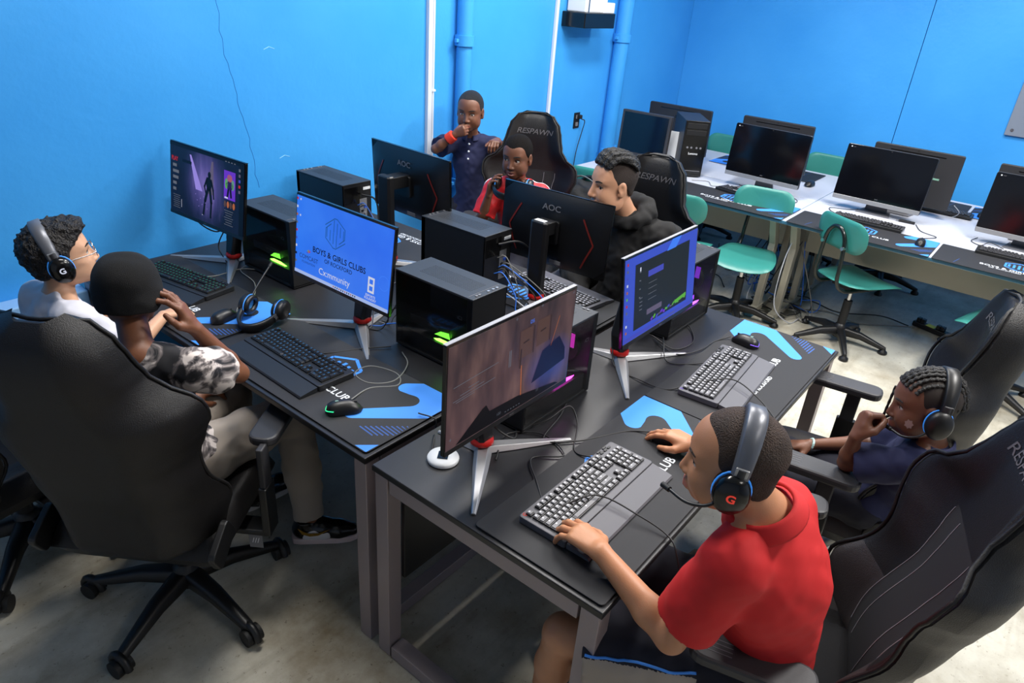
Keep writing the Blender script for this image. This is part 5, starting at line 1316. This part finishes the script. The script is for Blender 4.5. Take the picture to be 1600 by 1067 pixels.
for i in range(9):
    l0 = -.062+.0155*i; mb = MB(); pts = []; rs = []
    for q in range(40):
        a = .52+q*.070; tt = q/39
        rr_ = math.sqrt(max(.05, 1-(l0/.081)**2)); f = -.012+.100*rr_*math.cos(a); u = .030+.089*rr_*math.sin(a)
        if tt > .75: u -= (tt-.75)*.10
        pts.append(tuple(H.P(f, l0*(1-.25*tt), u)-o6)); rs.append(.0062+.0018*math.sin(q*2.2))
    mb.tube(pts, rs, BRAID, 8); mb.build('braid', hr)
for y, (f0, u0) in ((-.050, (.078, .005)),):
    mb = MB(); pts = [tuple(H.P(f0+.02*k/8, y*(1+.02*k), u0+.03-.012*k)-o6) for k in range(11)]; mb.tube(pts, [.0035+.0010*(k % 2) for k in range(11)], BRAID, 7); mb.build('hanging_braid', hr)
MB().tube([tuple(np.array(J6['wrR'])-o6+.021*(V(.85, .45, 0)*math.cos(a)+V(.1, -.2, .97)*math.sin(a))) for a in [2*PI*i/24 for i in range(24)]], .0042, mat('pale_bead_bracelet', (.72, .85, .84), .3, bump=.6, bscale=90), 6, closed=True).build('bracelet', b6)
P_ = H.P(.052, .0630, -.040)-o6
mb = MB(); n_ = nrm(H.l*1.+H.f*.42); a_ = nrm(np.cross(n_, H.u)); b_ = np.cross(a_, n_); pl = []
for q in range(14):
    r_ = .016*(1 if q % 2 else .72); t_ = 2*PI*q/14; pl.append(tuple(P_+n_*.0065+a_*r_*math.cos(t_)*.8+b_*r_*math.sin(t_)))
mb.add(pl, [tuple(range(14))], mat('face_paint', (.62, .52, .50), .5)); fp = mb.build('face_sticker', b6)
headset('black headset with blue trim worn by the girl with braids', H.M(.96) @ T(-.022, 0, -.012, ry=-.25), 1., openw=.086, boom=[(.015, .095, -.035), (.04, .095, -.065), (.07, .075, -.085), (.095, .04, -.088)])
# 3 ---- child in the beanie
H = Head((.768, 1.950, 1.125), 62, 4, 4, .90)
J2 = dict(pelvis=(.80, 1.93, .55), chest=(.745, 1.875, .81), neck=(.725, 1.850, 1.000), shL=(.640, 1.965, .945), shR=(.830, 1.745, .945), elR=(.995, 1.815, .835), wrR=(.880, 1.815, 1.030), elL=(.74, 2.08, .72), wrL=(.93, 2.06, .66), hipL=(.76, 2.00, .55), hipR=(.88, 1.875, .55), knL=(1.12, 2.12, .56), knR=(1.205, 1.86, .57), anL=(1.18, 2.12, .10), anR=(1.195, 1.79, .105))
TIE = mat('black_and_white_tie_dye', (.8, .78, .76), .85); nt = TIE.node_tree; tc = nt.nodes.new('ShaderNodeTexCoord')
n_ = nt.nodes.new('ShaderNodeTexNoise'); n_.inputs['Scale'].default_value = 9; n_.inputs['Detail'].default_value = 5; n_.inputs['Distortion'].default_value = 1.6; nt.links.new(tc.outputs['Object'], n_.inputs['Vector'])
nt.links.new(ramp_n(nt, n_.outputs['Fac'], [(.44, (.10, .10, .12)), (.50, (.45, .42, .42)), (.55, (.82, .78, .76))]), nt.nodes['Principled BSDF'].inputs['Base Color'])
b2, o2 = person('child in a black beanie and tie-dye shirt touching the side of the head', J2, H, .88, SKB, .0035,
    shirt=dict(m=TIE, off=.015, sleeve=.52, hem=.16, neckcut=.050, nt=.1, fold=.005, seed=7), trousers=dict(m=KHAKI, len=1.93, off=.016, fold=.004),
    hands=dict(R=dict(d=(-.30, .28, .86), n=(-.75, .55, -.1), curl=((.35, .5, .4), (.25, .45, .4), (.2, .4, .35), (.15, .35, .3)), thumb=.2, spread=.22, s=.93), L=dict(d=(1, .1, -.1), n=(0, 0, -1), curl=.35, s=.86)), cloth_h=.005)
BEANIE = mat('black_knit', (.045, .042, .045), .95, bump=.6, bscale=700)
g = Grp(.02); g.ell(H.P(-.022, 0, .050), (.104, .088, .088), H.R); g.ell(H.P(-.03, 0, .010), (.096, .085, .058), H.R, .03); g.ell(H.P(-.05, 0, .10), (.07, .07, .05), H.R, .03); g.cut(H.P(-.03, 0, -.035), -H.u-H.f*.35)
sdf_obj('beanie', b2, [g], .004, BEANIE, o2, disp=lambda X: (.0018*wave(X, 60., 1)).astype(np.float32))
SHB = mat('shoe_black_patent', (.05, .05, .055), .2); SHW = mat('shoe_white', (.86, .84, .83), .4)
def zsh(c): return ((c[:, 2] < .062) & (c[:, 2] > .0)).astype(int)
sh, P_ = shoe(b2, o2, J2['anR'], (.74, -.67), .92, [SHB, SHW], mat('shoe_sole_pink', (.86, .78, .77), .5), 'black and white sneaker with a gold swoosh')
mb = MB(); sw = []
for x, z in ((-.045, .098), (-.030, .066), (.0, .052), (.035, .055), (.085, .082), (.035, .068), (.0, .068), (-.020, .078)): sw.append(tuple(P_(x, -.0515+max(0, x-.05)*.12, z)-o2))
mb.add(sw, [(0, 1, 7), (1, 2, 6, 7), (2, 3, 5, 6), (3, 4, 5)], mat('gold_swoosh', (.72, .55, .22), .3, .8)); mb.build('swoosh', sh)
g = Grp(.01); g.chain([P_(-.01, -.012, .050), P_(.06, -.014, .045)], [.0355, .034]); g.cut(P_(0, 0, .025), (0, 0, -1)); g.cut(P_(0, 0, .082), (0, 0, 1)); sdf_obj('side_panel', sh, [g], .004, SHW, o2)
shoe(b2, o2, J2['anL'], (1, 0), .92, SHB, SHW)
# 4 ---- child in white with glasses
H = Head((.775, 2.425, 1.110), -14, 8, 0, .96)
J1 = dict(pelvis=(.66, 2.53, .54), chest=(.69, 2.48, .79), neck=(.745, 2.42, .985), shR=(.735, 2.30, .94), shL=(.72, 2.55, .935), elR=(.86, 2.30, .75), wrR=(1.06, 2.42, .80), elL=(.86, 2.64, .76), wrL=(1.08, 2.66, .80), hipR=(.68, 2.46, .54), hipL=(.68, 2.61, .54), knR=(1.05, 2.44, .53), knL=(1.05, 2.62, .53), anR=(1.08, 2.44, .10), anL=(1.08, 2.62, .10))
b1, o1 = person('child in a white shirt, glasses and headset looking up at the left', J1, H, .86, SKC, .0036,
    shirt=dict(m=WHT, off=.013, sleeve=.8, hem=.05, neckcut=.02, fold=.004, seed=9), trousers=dict(m=DNAVY, len=1.9, off=.014),
    hands=dict(R=dict(d=(.95, .2, -.1), n=(0, 0, -1), curl=.35, s=.84), L=dict(d=(.95, .0, -.1), n=(0, 0, -1), curl=.35, s=.84)))
CURL = mat('dark_curly_hair', (.075, .055, .05), .55, bump=.9, bscale=160, noise_amt=.4, nscale=90)
g, post = H.hair(.014, ([-.2, -.075, -.045, -.020, .012, .022, .040, .062, .080, .2], [-.075, -.070, -.05, .0, -.01, .018, .034, .048, .058, .06])); g.ell(H.P(.045, 0, .092), (.050, .062, .026), H.R, .02)
sdf_obj('hair', b1, [g], .004, CURL, o1, post=post, disp=lambda X: (.006*wave(X, 150., 2)+.003*wave(X, 300., 5)).astype(np.float32))
brows(H, b1, o1, HAIRB)
gl = bpy.data.objects.new('glasses', None); C.objects.link(gl); tag(gl, 'thin silver-rimmed glasses worn by the child in the white shirt', 'glasses')
for y in (1, -1):
    MB().tube([tuple(H.P(.100-.0*a, y*.033+.024*math.cos(a), -.004+.017*math.sin(a))) for a in [2*PI*i/24 for i in range(24)]], .0013, CHROME, 6, closed=True).build('rim', gl)
    MB().tube([tuple(H.P(.100, y*.057, .000)), tuple(H.P(.085, y*.070, .000)), tuple(H.P(.0, y*.079, -.002))], .0015, SILVER, 6).build('temple_arm', gl)
MB().tube([tuple(H.P(.101, .010, .0)), tuple(H.P(.104, 0, .003)), tuple(H.P(.101, -.010, .0))], .0013, CHROME, 6).build('bridge', gl)
headset('black headset with white logo worn by the child in the white shirt', H.M() @ T(-.016, 0, -.004, ry=-.12), 1., openw=.090, logo=E1, mic=False, silver=True)
# 5 ---- standing child in the navy polo
H = Head((3.235, 2.875, 1.290), 207, -8, 0, .97)
J3 = dict(pelvis=(3.31, 2.90, .68), chest=(3.30, 2.91, .96), neck=(3.285, 2.905, 1.135), shR=(3.215, 3.010, 1.085), shL=(3.365, 2.795, 1.085), elR=(3.06, 2.985, 1.065), wrR=(3.105, 2.875, 1.165), elL=(3.46, 2.72, 1.00), wrL=(3.335, 2.735, 1.13), hipR=(3.27, 2.96, .66), hipL=(3.35, 2.84, .66), knR=(3.27, 2.97, .37), knL=(3.36, 2.84, .37), anR=(3.29, 2.97, .08), anL=(3.38, 2.84, .08))
b3, o3 = person('standing child in a navy polo shirt holding a fist to the nose', J3, H, .78, SKD, .0036,
    shirt=dict(m=NAVY, off=.014, sleeve=.72, hem=.08, collar=True, fold=.004, seed=3), trousers=dict(m=DNAVY, len=1.92, off=.014),
    hands=dict(R=dict(d=(.20, -.65, .35), n=(.6, .5, -.2), curl=(1.3, 1.4, 1.4, 1.4), thumb=.6, s=.80), L=dict(d=(-.75, -.35, .0), n=(0, 0, -1), curl=(.7, .7, .7, .7), thumb=.2, s=.86)))
g, post = H.hair(.004); sdf_obj('hair', b3, [g], .0045, HAIRB, o3, post=post)
brows(H, b3, o3, HAIRB)
w = (np.array(J3['wrR'])*.8+np.array(J3['elR'])*.2); dd = nrm(np.array(J3['wrR'])-np.array(J3['elR'])); g = Grp(.005); g.cone(w-dd*.03, w+dd*.03, .034, .033); g.cut(w-dd*.024, -dd); g.cut(w+dd*.024, dd)
sdf_obj('wristband', b3, [g], .004, mat('orange_red_terry', (.85, .22, .14), .9, bump=.4, bscale=500), o3)
up3 = nrm(V(*J3['neck'])-V(*J3['chest'])); a3 = math.radians(215)
for k in range(3):
    q = V(*J3['neck'])+V(math.cos(a3), math.sin(a3), 0)*(.085+.012*k)-V(0, 0, .035+.042*k)-o3
    MB().ball(tuple(q), .0065, WHITE, n=10).build('button', b3)
for S in 'LR': shoe(b3, o3, J3['an'+S], (-.8, -.6), .8, BLACK, GREY)
# 6 ---- child in the red jersey
H = Head((2.985, 2.305, 1.165), 196, -8, 0, .96)
J4 = dict(pelvis=(3.12, 2.37, .58), chest=(3.07, 2.345, .84), neck=(3.035, 2.330, 1.025), shR=(2.965, 2.435, .965), shL=(3.085, 2.205, .965), elR=(2.885, 2.45, .785), wrR=(2.862, 2.385, .955), elL=(3.02, 2.12, .82), wrL=(2.965, 2.185, .945), hipR=(3.06, 2.44, .57), hipL=(3.12, 2.31, .57), knR=(2.74, 2.36, .55), knL=(2.78, 2.16, .55), anR=(2.72, 2.36, .10), anL=(2.76, 2.14, .10))
def z4(c):
    v = c-V(3.02, 2.32, 0); side = v@V(.5, -.866, 0); z = c[:, 2]
    r = np.abs(side); return ((z > .93) & (r > .085) & ((np.floor((v@V(.866, .5, 0))*58+50) % 2) == 0) & (np.abs(v@V(.866, .5, 0)-.03) < .042)).astype(int)
b4, o4 = person('child in a red jersey holding headphones with both hands, looking aside', J4, H, .82, SKD, .0036,
    shirt=dict(m=[REDJ, WHITE], off=.014, sleeve=.8, hem=.05, neckcut=.02, fold=.004, seed=6, zones=z4, name='jersey'), trousers=dict(m=DNAVY, len=1.9, off=.014),
    hands=dict(R=dict(d=(.02, -.15, .95), n=(.25, -.9, .05), curl=(.4, .45, .5, .5), thumb=.2, s=.84), L=dict(d=(-.05, .35, .9), n=(.2, .9, .1), curl=(.5, .5, .5, .6), thumb=.3, s=.84)), mouth=.003, look=-1)
g, post = H.hair(.005); sdf_obj('hair', b4, [g], .0045, mat('short_black_hair', (.065, .050, .045), .9, bump=.8, bscale=420, noise_amt=.4, nscale=60, spec=.15), o4, post=post)
brows(H, b4, o4, HAIRB)
headset('black headset with blue lining held under the chin by the child in the red jersey', Matrix.Translation((2.93, 2.285, 1.02)) @ Matrix.Rotation(math.radians(204), 4, 'Z') @ T(ry=1.9), .95, openw=.092, mic=False)
# 7 ---- man in the black hoodie
H = Head((2.727, 1.554, 1.225), 148, -6, 0, 1.07); H.adult = True
J5 = dict(pelvis=(2.88, 1.48, .60), chest=(2.85, 1.485, .87), neck=(2.80, 1.500, 1.075), shL=(2.845, 1.315, 1.005), shR=(2.83, 1.675, 1.005), elL=(2.82, 1.235, .76), wrL=(2.66, 1.36, .66), elR=(2.80, 1.76, .76), wrR=(2.66, 1.62, .66), hipL=(2.84, 1.39, .58), hipR=(2.84, 1.57, .58), knL=(2.42, 1.36, .56), knR=(2.42, 1.60, .56), anL=(2.42, 1.36, .10), anR=(2.42, 1.60, .10))
b5, o5 = person('smiling man in a black hoodie sitting behind the right monitor back', J5, H, 1.0, SKE, .0038,
    shirt=dict(m=HOOD, off=.022, sleeve=1.95, hem=.08, neckcut=.03, nt=.1, fold=.007, seed=8, name='hoodie'), trousers=dict(m=DNAVY, len=1.9, off=.014),
    hands=dict(R=dict(d=(-.95, -.1, -.1), n=(0, 0, -1), curl=.35), L=dict(d=(-.95, .1, -.1), n=(0, 0, -1), curl=.35)), smile=1., mouth=.002, look=1)
g = Grp(.02); nk = V(*J5['neck'])
for i in range(12):
    a0, a1 = 2*PI*i/12, 2*PI*(i+1)/12
    def hp(a): f_ = V(-1, .1, 0); l_ = V(-.1, -1, 0); return nk+f_*(.075*math.cos(a)-.005)+l_*.092*math.sin(a)+V(0, 0, .012-.030*math.cos(a))
    r0 = .034-.012*math.cos(a0); r1 = .034-.012*math.cos(a1); g.cone(hp(a0), hp(a1), r0, r1)
sdf_obj('hood', b5, [g], .005, HOOD, o5, disp=folds(.006, 3))
LH = mat('long_black_hair', (.045, .038, .036), .5, bump=.8, bscale=150, spec=.35)
g, post = H.hair(.0035, ([-.2, -.075, -.045, -.020, .012, .022, .040, .062, .080, .2], [-.07, -.062, -.04, .0, -.012, .022, .038, .052, .060, .062])); sdf_obj('hair', b5, [g], .0042, mat('faded_hair_sides', (.20, .155, .135), .75, bump=.8, bscale=500), o5, post=post)
brows(H, b5, o5, HAIRB)
g = Grp(.007)
rr = random.Random(4)
for i in range(34):
    l0 = -.062+.124*(i/33)+rr.uniform(-.003, .003); rl = math.sqrt(max(.12, 1-(l0/.088)**2)); pts = []; rs = []
    for q in range(9):
        a = .74+q*.25+rr.uniform(-.02, .02); hgt = .010+.010*math.sin(q*.5+i)*.6+.012*math.exp(-((q-2)/1.5)**2)
        pts.append(H.P(-.012+(.094+hgt)*rl*math.cos(a)*.98, l0*(1+.16*math.sin(q*.4))+.006*math.sin(q*.9+i), .034+(.083+hgt)*rl*math.sin(a))); rs.append(.0085-.0004*q)
    g.chain(pts, rs)
sdf_obj('hair_top', b5, [g], .0042, LH, o5, smooth=0)
# ================================================================== cables on the desks
D1 = z1+.004; D2 = z2+.004; D3 = z3+.004; CR = .0024
cable([(1.745, .735, D1+.008), (1.70, .80, D1), (1.55, .88, D1), (1.48, .96, D1), (1.62, 1.0, D1), (1.70, 1.03, D1)], CR, CABLE, 'black mouse cable running from the child in red to the pink-lit tower')
cable([(1.50, .79, D1+.01), (1.50, .86, D1), (1.62, .93, D1), (1.64, .98, D1+.04), (1.55, 1.0, D1+.02), (1.50, 1.04, D1)], CR, CABLE, 'black cable leaving the top of the large front keyboard')
cable([(1.30, .85, D1), (1.24, .78, D1), (1.22, .74, D1+.02), (1.33, .68, D1+.038), (1.36, .56, D1+.02), (1.36, .47, D1+.004), (1.34, .43, D1-.03), (1.31, .36, .60), (1.26, .30, .88)], CR, CABLE, 'thin black headset cable crossing the large front keyboard')
cable([(1.30, .85, D1), (1.38, .93, D1), (1.46, .87, D1), (1.50, .98, D1), (1.42, 1.06, D1), (1.30, 1.00, D1)], CR, CABLE, 'looped thin cable on the desk beside the front monitor foot')
cable([(1.33, 1.04, D1+.20), (1.37, 1.08, D1+.06), (1.42, 1.03, D1), (1.50, 1.08, D1)], .0035, CABLE, 'thick black cable hanging under the front monitor')
cable([(2.592, .835, D1+.01), (2.52, .87, D1), (2.40, .88, D1), (2.30, .93, D1), (2.33, 1.02, D1), (2.36, 1.06, D1)], CR, CABLE, 'black mouse cable in front of the girl with braids')
cable([(2.30, .81, D1+.01), (2.26, .86, D1), (2.22, .93, D1), (2.30, .99, D1+.03), (2.40, 1.04, D1)], CR, CABLE, 'black keyboard cable below the chat-window monitor')
cable([(2.14, 1.12, D1+.1), (2.05, 1.06, D1), (2.02, .93, D1), (2.03, .83, D1), (2.10, .77, D1+.02), (2.20, .67, D1+.04), (2.18, .56, D1+.02), (2.12, .47, D1), (2.10, .42, D1-.03), (2.10, .30, .62), (2.13, .22, .72)], CR, CABLE, 'thin black headset cable crossing the keyboard towards the girl with braids')
cable([(2.20, 1.14, D1+.06), (2.28, 1.05, D1+.05), (2.33, .96, D1), (2.44, .93, D1), (2.55, .99, D1), (2.62, 1.09, D1+.02)], CR, CABLE, 'curved black cable beside the violet-lit tower')
cable([(1.205, 1.53, D2+.006), (1.30, 1.55, D2), (1.38, 1.50, D2), (1.43, 1.56, D2), (1.40, 1.66, D2), (1.33, 1.66, D2), (1.32, 1.58, D2), (1.39, 1.53, D2), (1.50, 1.58, D2), (1.55, 1.66, D2)], CR, GCABLE, 'looped grey mouse cable on the blue-printed mat')
cable([(1.30, 1.86, D2+.006), (1.38, 1.82, D2), (1.46, 1.78, D2), (1.55, 1.72, D2)], CR, CABLE, 'cable behind the blue-legend keyboard')
cable([(1.36, 2.76, D2+.006), (1.44, 2.72, D2), (1.56, 2.72, D2), (1.62, 2.66, D2)], CR, GCABLE, 'grey cable behind the green-legend keyboard')
cable([(1.30, 2.33, D2+.006), (1.34, 2.38, D2), (1.43, 2.42, D2), (1.52, 2.55, D2), (1.55, 2.70, D2), (1.60, 2.74, D2)], CR, GCABLE, 'grey mouse cable curving around the headset on the left desk')
cable([(1.56, 2.89, D2+.24), (1.50, 2.93, D2+.19), (1.55, 2.86, D2+.14), (1.62, 2.84, D2+.20)], .0032, CABLE, 'black cable hanging behind the wall-side monitor')
cable([(1.60, 2.86, D2+.16), (1.58, 2.92, D2+.05), (1.56, 2.83, D2), (1.50, 2.72, D2)], .0030, CABLE, 'black cable dropping beside the wall-side monitor column')
cable([(1.30, 1.32, D2+.01), (1.32, 1.262, D2), (1.30, 1.259, .70), (1.25, 1.20, .775), (1.20, 1.16, D1)], CR, CABLE, 'thin cable dropping over the end of the left desk to the white ring')
cable([(1.70, 1.36, D2), (1.76, 1.30, D2), (1.86, 1.27, D2+.02), (1.90, 1.16, D1+.01), (1.84, 1.08, D1)], .004, CABLE, 'thick black cable on the desk between two towers')
UB = mat('blue_cable', (.20, .45, .85), .5); WC = mat('white_cable', (.72, .73, .76), .45)
rr = random.Random(11)
def bundle(x, y, z, dx, dy, n, lab, base):
    for i in range(n):
        a, b = rr.uniform(-.06, .06), rr.uniform(.02, .22)
        cable([(x+a*.5, y, b+z), (x+a*.5+dx*.05, y+dy*.05, z+b+.01), (x+a+dx*(.09+.03*i/n), y+dy*(.10+.02*i), z+b*.5), (x+a*1.6+dx*.16, y+dy*(.13+.015*i), base), (x+a*2+dx*.25, y+dy*.20, base)], rr.choice((.0022, .003, .0026)), [CABLE, GCABLE, UB, CABLE, WC][i % 5], lab, 'cable', 'cable', 'cables behind '+lab.split('behind ')[-1])
bundle(2.19, 1.755, z3, .15, -.9, 8, 'cable hanging from the sockets behind the plain middle tower', D3)
bundle(2.22, 2.695, z3, .3, -.8, 5, 'cable hanging from the sockets behind the plain tower by the wall', D3)
bundle(1.68, 1.745, z2, -.3, .8, 5, 'cable coming out behind the tower next to the blue wallpaper monitor', D2)
cable([(2.19, 1.755, z3+.25), (2.26, 1.70, z3+.26), (2.33, 1.66, z3+.20)], .0045, CABLE, 'thick black plug cable leaving the top of the middle tower')
cable([(2.24, 2.69, z3+.24), (2.27, 2.62, z3+.22), (2.26, 2.58, z3+.10), (2.28, 2.52, z3+.02)], .0045, CABLE, 'black plug cable leaving the tower near the wall')
# white tables and floor
W1 = WZ+.004
for i, (p, c, lb) in enumerate([
 ([(5.06, 1.60, W1+.006), (5.13, 1.52, W1), (5.10, 1.42, W1), (5.20, 1.45, W1), (5.28, 1.6, W1)], CABLE, 'thin cable on the white table right of the first large screen'),
 ([(5.04, 1.12, W1+.006), (5.12, 1.18, W1), (5.20, 1.20, W1), (5.25, 1.10, W1), (5.33, 1.05, W1)], CABLE, 'thin cable looping left of the middle large screen'),
 ([(4.86, .55, W1+.006), (4.95, .56, W1), (5.06, .50, W1), (5.12, .60, W1), (5.26, .66, W1)], CABLE, 'mouse cable curling on the white table'),
 ([(5.05, 2.20, W1), (5.12, 2.10, W1), (5.02, 2.02, W1), (5.10, 1.95, W1), (5.05, 1.88, W1)], GCABLE, 'grey cable on the white table beside the old black tower'),
 ([(5.16, .14, W1), (5.20, .22, W1+.01), (5.12, .26, W1), (5.18, .32, W1), (5.30, .30, W1)], CABLE, 'tangled cable at the foot of the right-edge screen'),
 ([(5.62, .52, W1+.1), (5.66, .48, W1+.05), (5.70, .52, W1), (5.60, .60, W1)], WC, 'pale cable plugged into the grey back of the right computer'),
 ([(4.78, 1.25, WZ-.05), (4.70, 1.28, .45), (4.62, 1.25, .15), (4.72, 1.15, .012), (4.85, 1.12, .012)], WC, 'pale cable hanging down the white table leg'),
 ([(4.85, 1.40, WZ-.05), (4.90, 1.45, .4), (4.80, 1.50, .1), (4.72, 1.42, .012)], WC, 'pale cable hanging beside the first white table leg'),
 ([(4.85, 1.30, .02), (5.0, 1.2, .012), (5.15, 1.0, .012), (5.10, .8, .012), (5.25, .6, .012), (5.35, .45, .02)], GCABLE, 'long grey cable on the floor running to the yellow-marked power strip'),
 ([(5.0, 1.5, .012), (5.25, 1.2, .012), (5.2, .95, .012), (5.38, .7, .012), (5.33, .5, .02)], CABLE, 'long black cable on the floor under the white tables'),
 ([(5.45, .25, .012), (5.30, .15, .012), (5.20, .20, .012), (5.28, .30, .012), (5.45, .18, .012), (5.35, -.05, .012), (5.1, -.2, .012)], CABLE, 'black cable looping on the floor right of the power strip'),
 ([(5.42, .28, .02), (5.35, .05, .012), (5.15, -.08, .012), (4.95, -.12, .012)], GCABLE, 'grey cable on the floor leading to the right behind the chair'),
 ([(5.1, 1.9, .3), (5.0, 1.85, .1), (4.9, 1.95, .012), (5.1, 2.05, .012), (5.2, 1.9, .012), (5.0, 1.75, .012)], CABLE, 'tangled black cable on the floor below the first white table')]):
    cable(p, .0042 if p[-1][2] < .1 else .0024, c, lb)
for i in range(12):
    x, y = 5.15+rr.uniform(-.25, .3), 1.45+rr.uniform(-.3, .4); P = [(x+rr.uniform(-.16, .16), y+rr.uniform(-.2, .2), rr.uniform(.008, .08)) for k in range(6)]
    cable([(x, y, .5)]+P, .004, [CABLE, UB, GCABLE, CABLE][i % 4], 'cable in the tangle on the floor where the two white tables meet', group='floor cable tangle')
t = thing('power_strip', 'black power strip with a yellow-green label on the floor under the tables', 'power strip', (5.40, .37, 0), 1.25)
MB().box((0, 0, .022), (.24, .055, .036), BLACK).build('housing', t, .006); MB().box((.0, -.0285, .025), (.06, .002, .026), mat('yellow_green_label', (.75, .80, .15), .5)).box((0, 0, .041), (.06, .05, .002), MATS['yellow_green_label']).build('label', t)
for k in (-.08, -.05, .06, .09): MB().box((k, 0, .055), (.026, .036, .03), BLACK).build('plug', t, .004)
# box fan / floor box at the right end under the white table
# black bag and jacket over the teal chair behind the man
BAG = mat('black_nylon', (.075, .08, .095), .7, bump=.5, bscale=260)
g = Grp(.06); bc = V(4.16, 2.50, 0)
g.cone(bc+V(-.05, .12, .62), bc+V(.10, -.16, .70), .15, .13); g.cone(bc+V(.05, -.10, .80), bc+V(.18, -.22, .86), .10, .09); g.cone(bc+V(-.10, .22, .50), bc+V(-.05, .12, .66), .12, .13); g.cone(bc+V(.02, -.05, .45), bc+V(0, 0, .6), .16, .16)
o = sdf_obj('jacket_bag', None, [g], .010, BAG, V(4.16, 2.50, 0), disp=lambda X: (.016*wave(X, 20., 2)+.008*wave(X, 42., 5)).astype(np.float32)); o.location = (4.16, 2.50, 0)
tag(o, 'black jacket and bag heaped on the chair behind the man in the hoodie', 'bag')
st = MB().tube(spline([(-.02, -.26, .62), (-.14, -.12, .80), (-.12, .08, .84), (-.18, .22, .66), (-.20, .26, .45)], 6), .014, mat('grey_strap', (.40, .42, .43), .7), 6, flat=.3).build('strap', o)
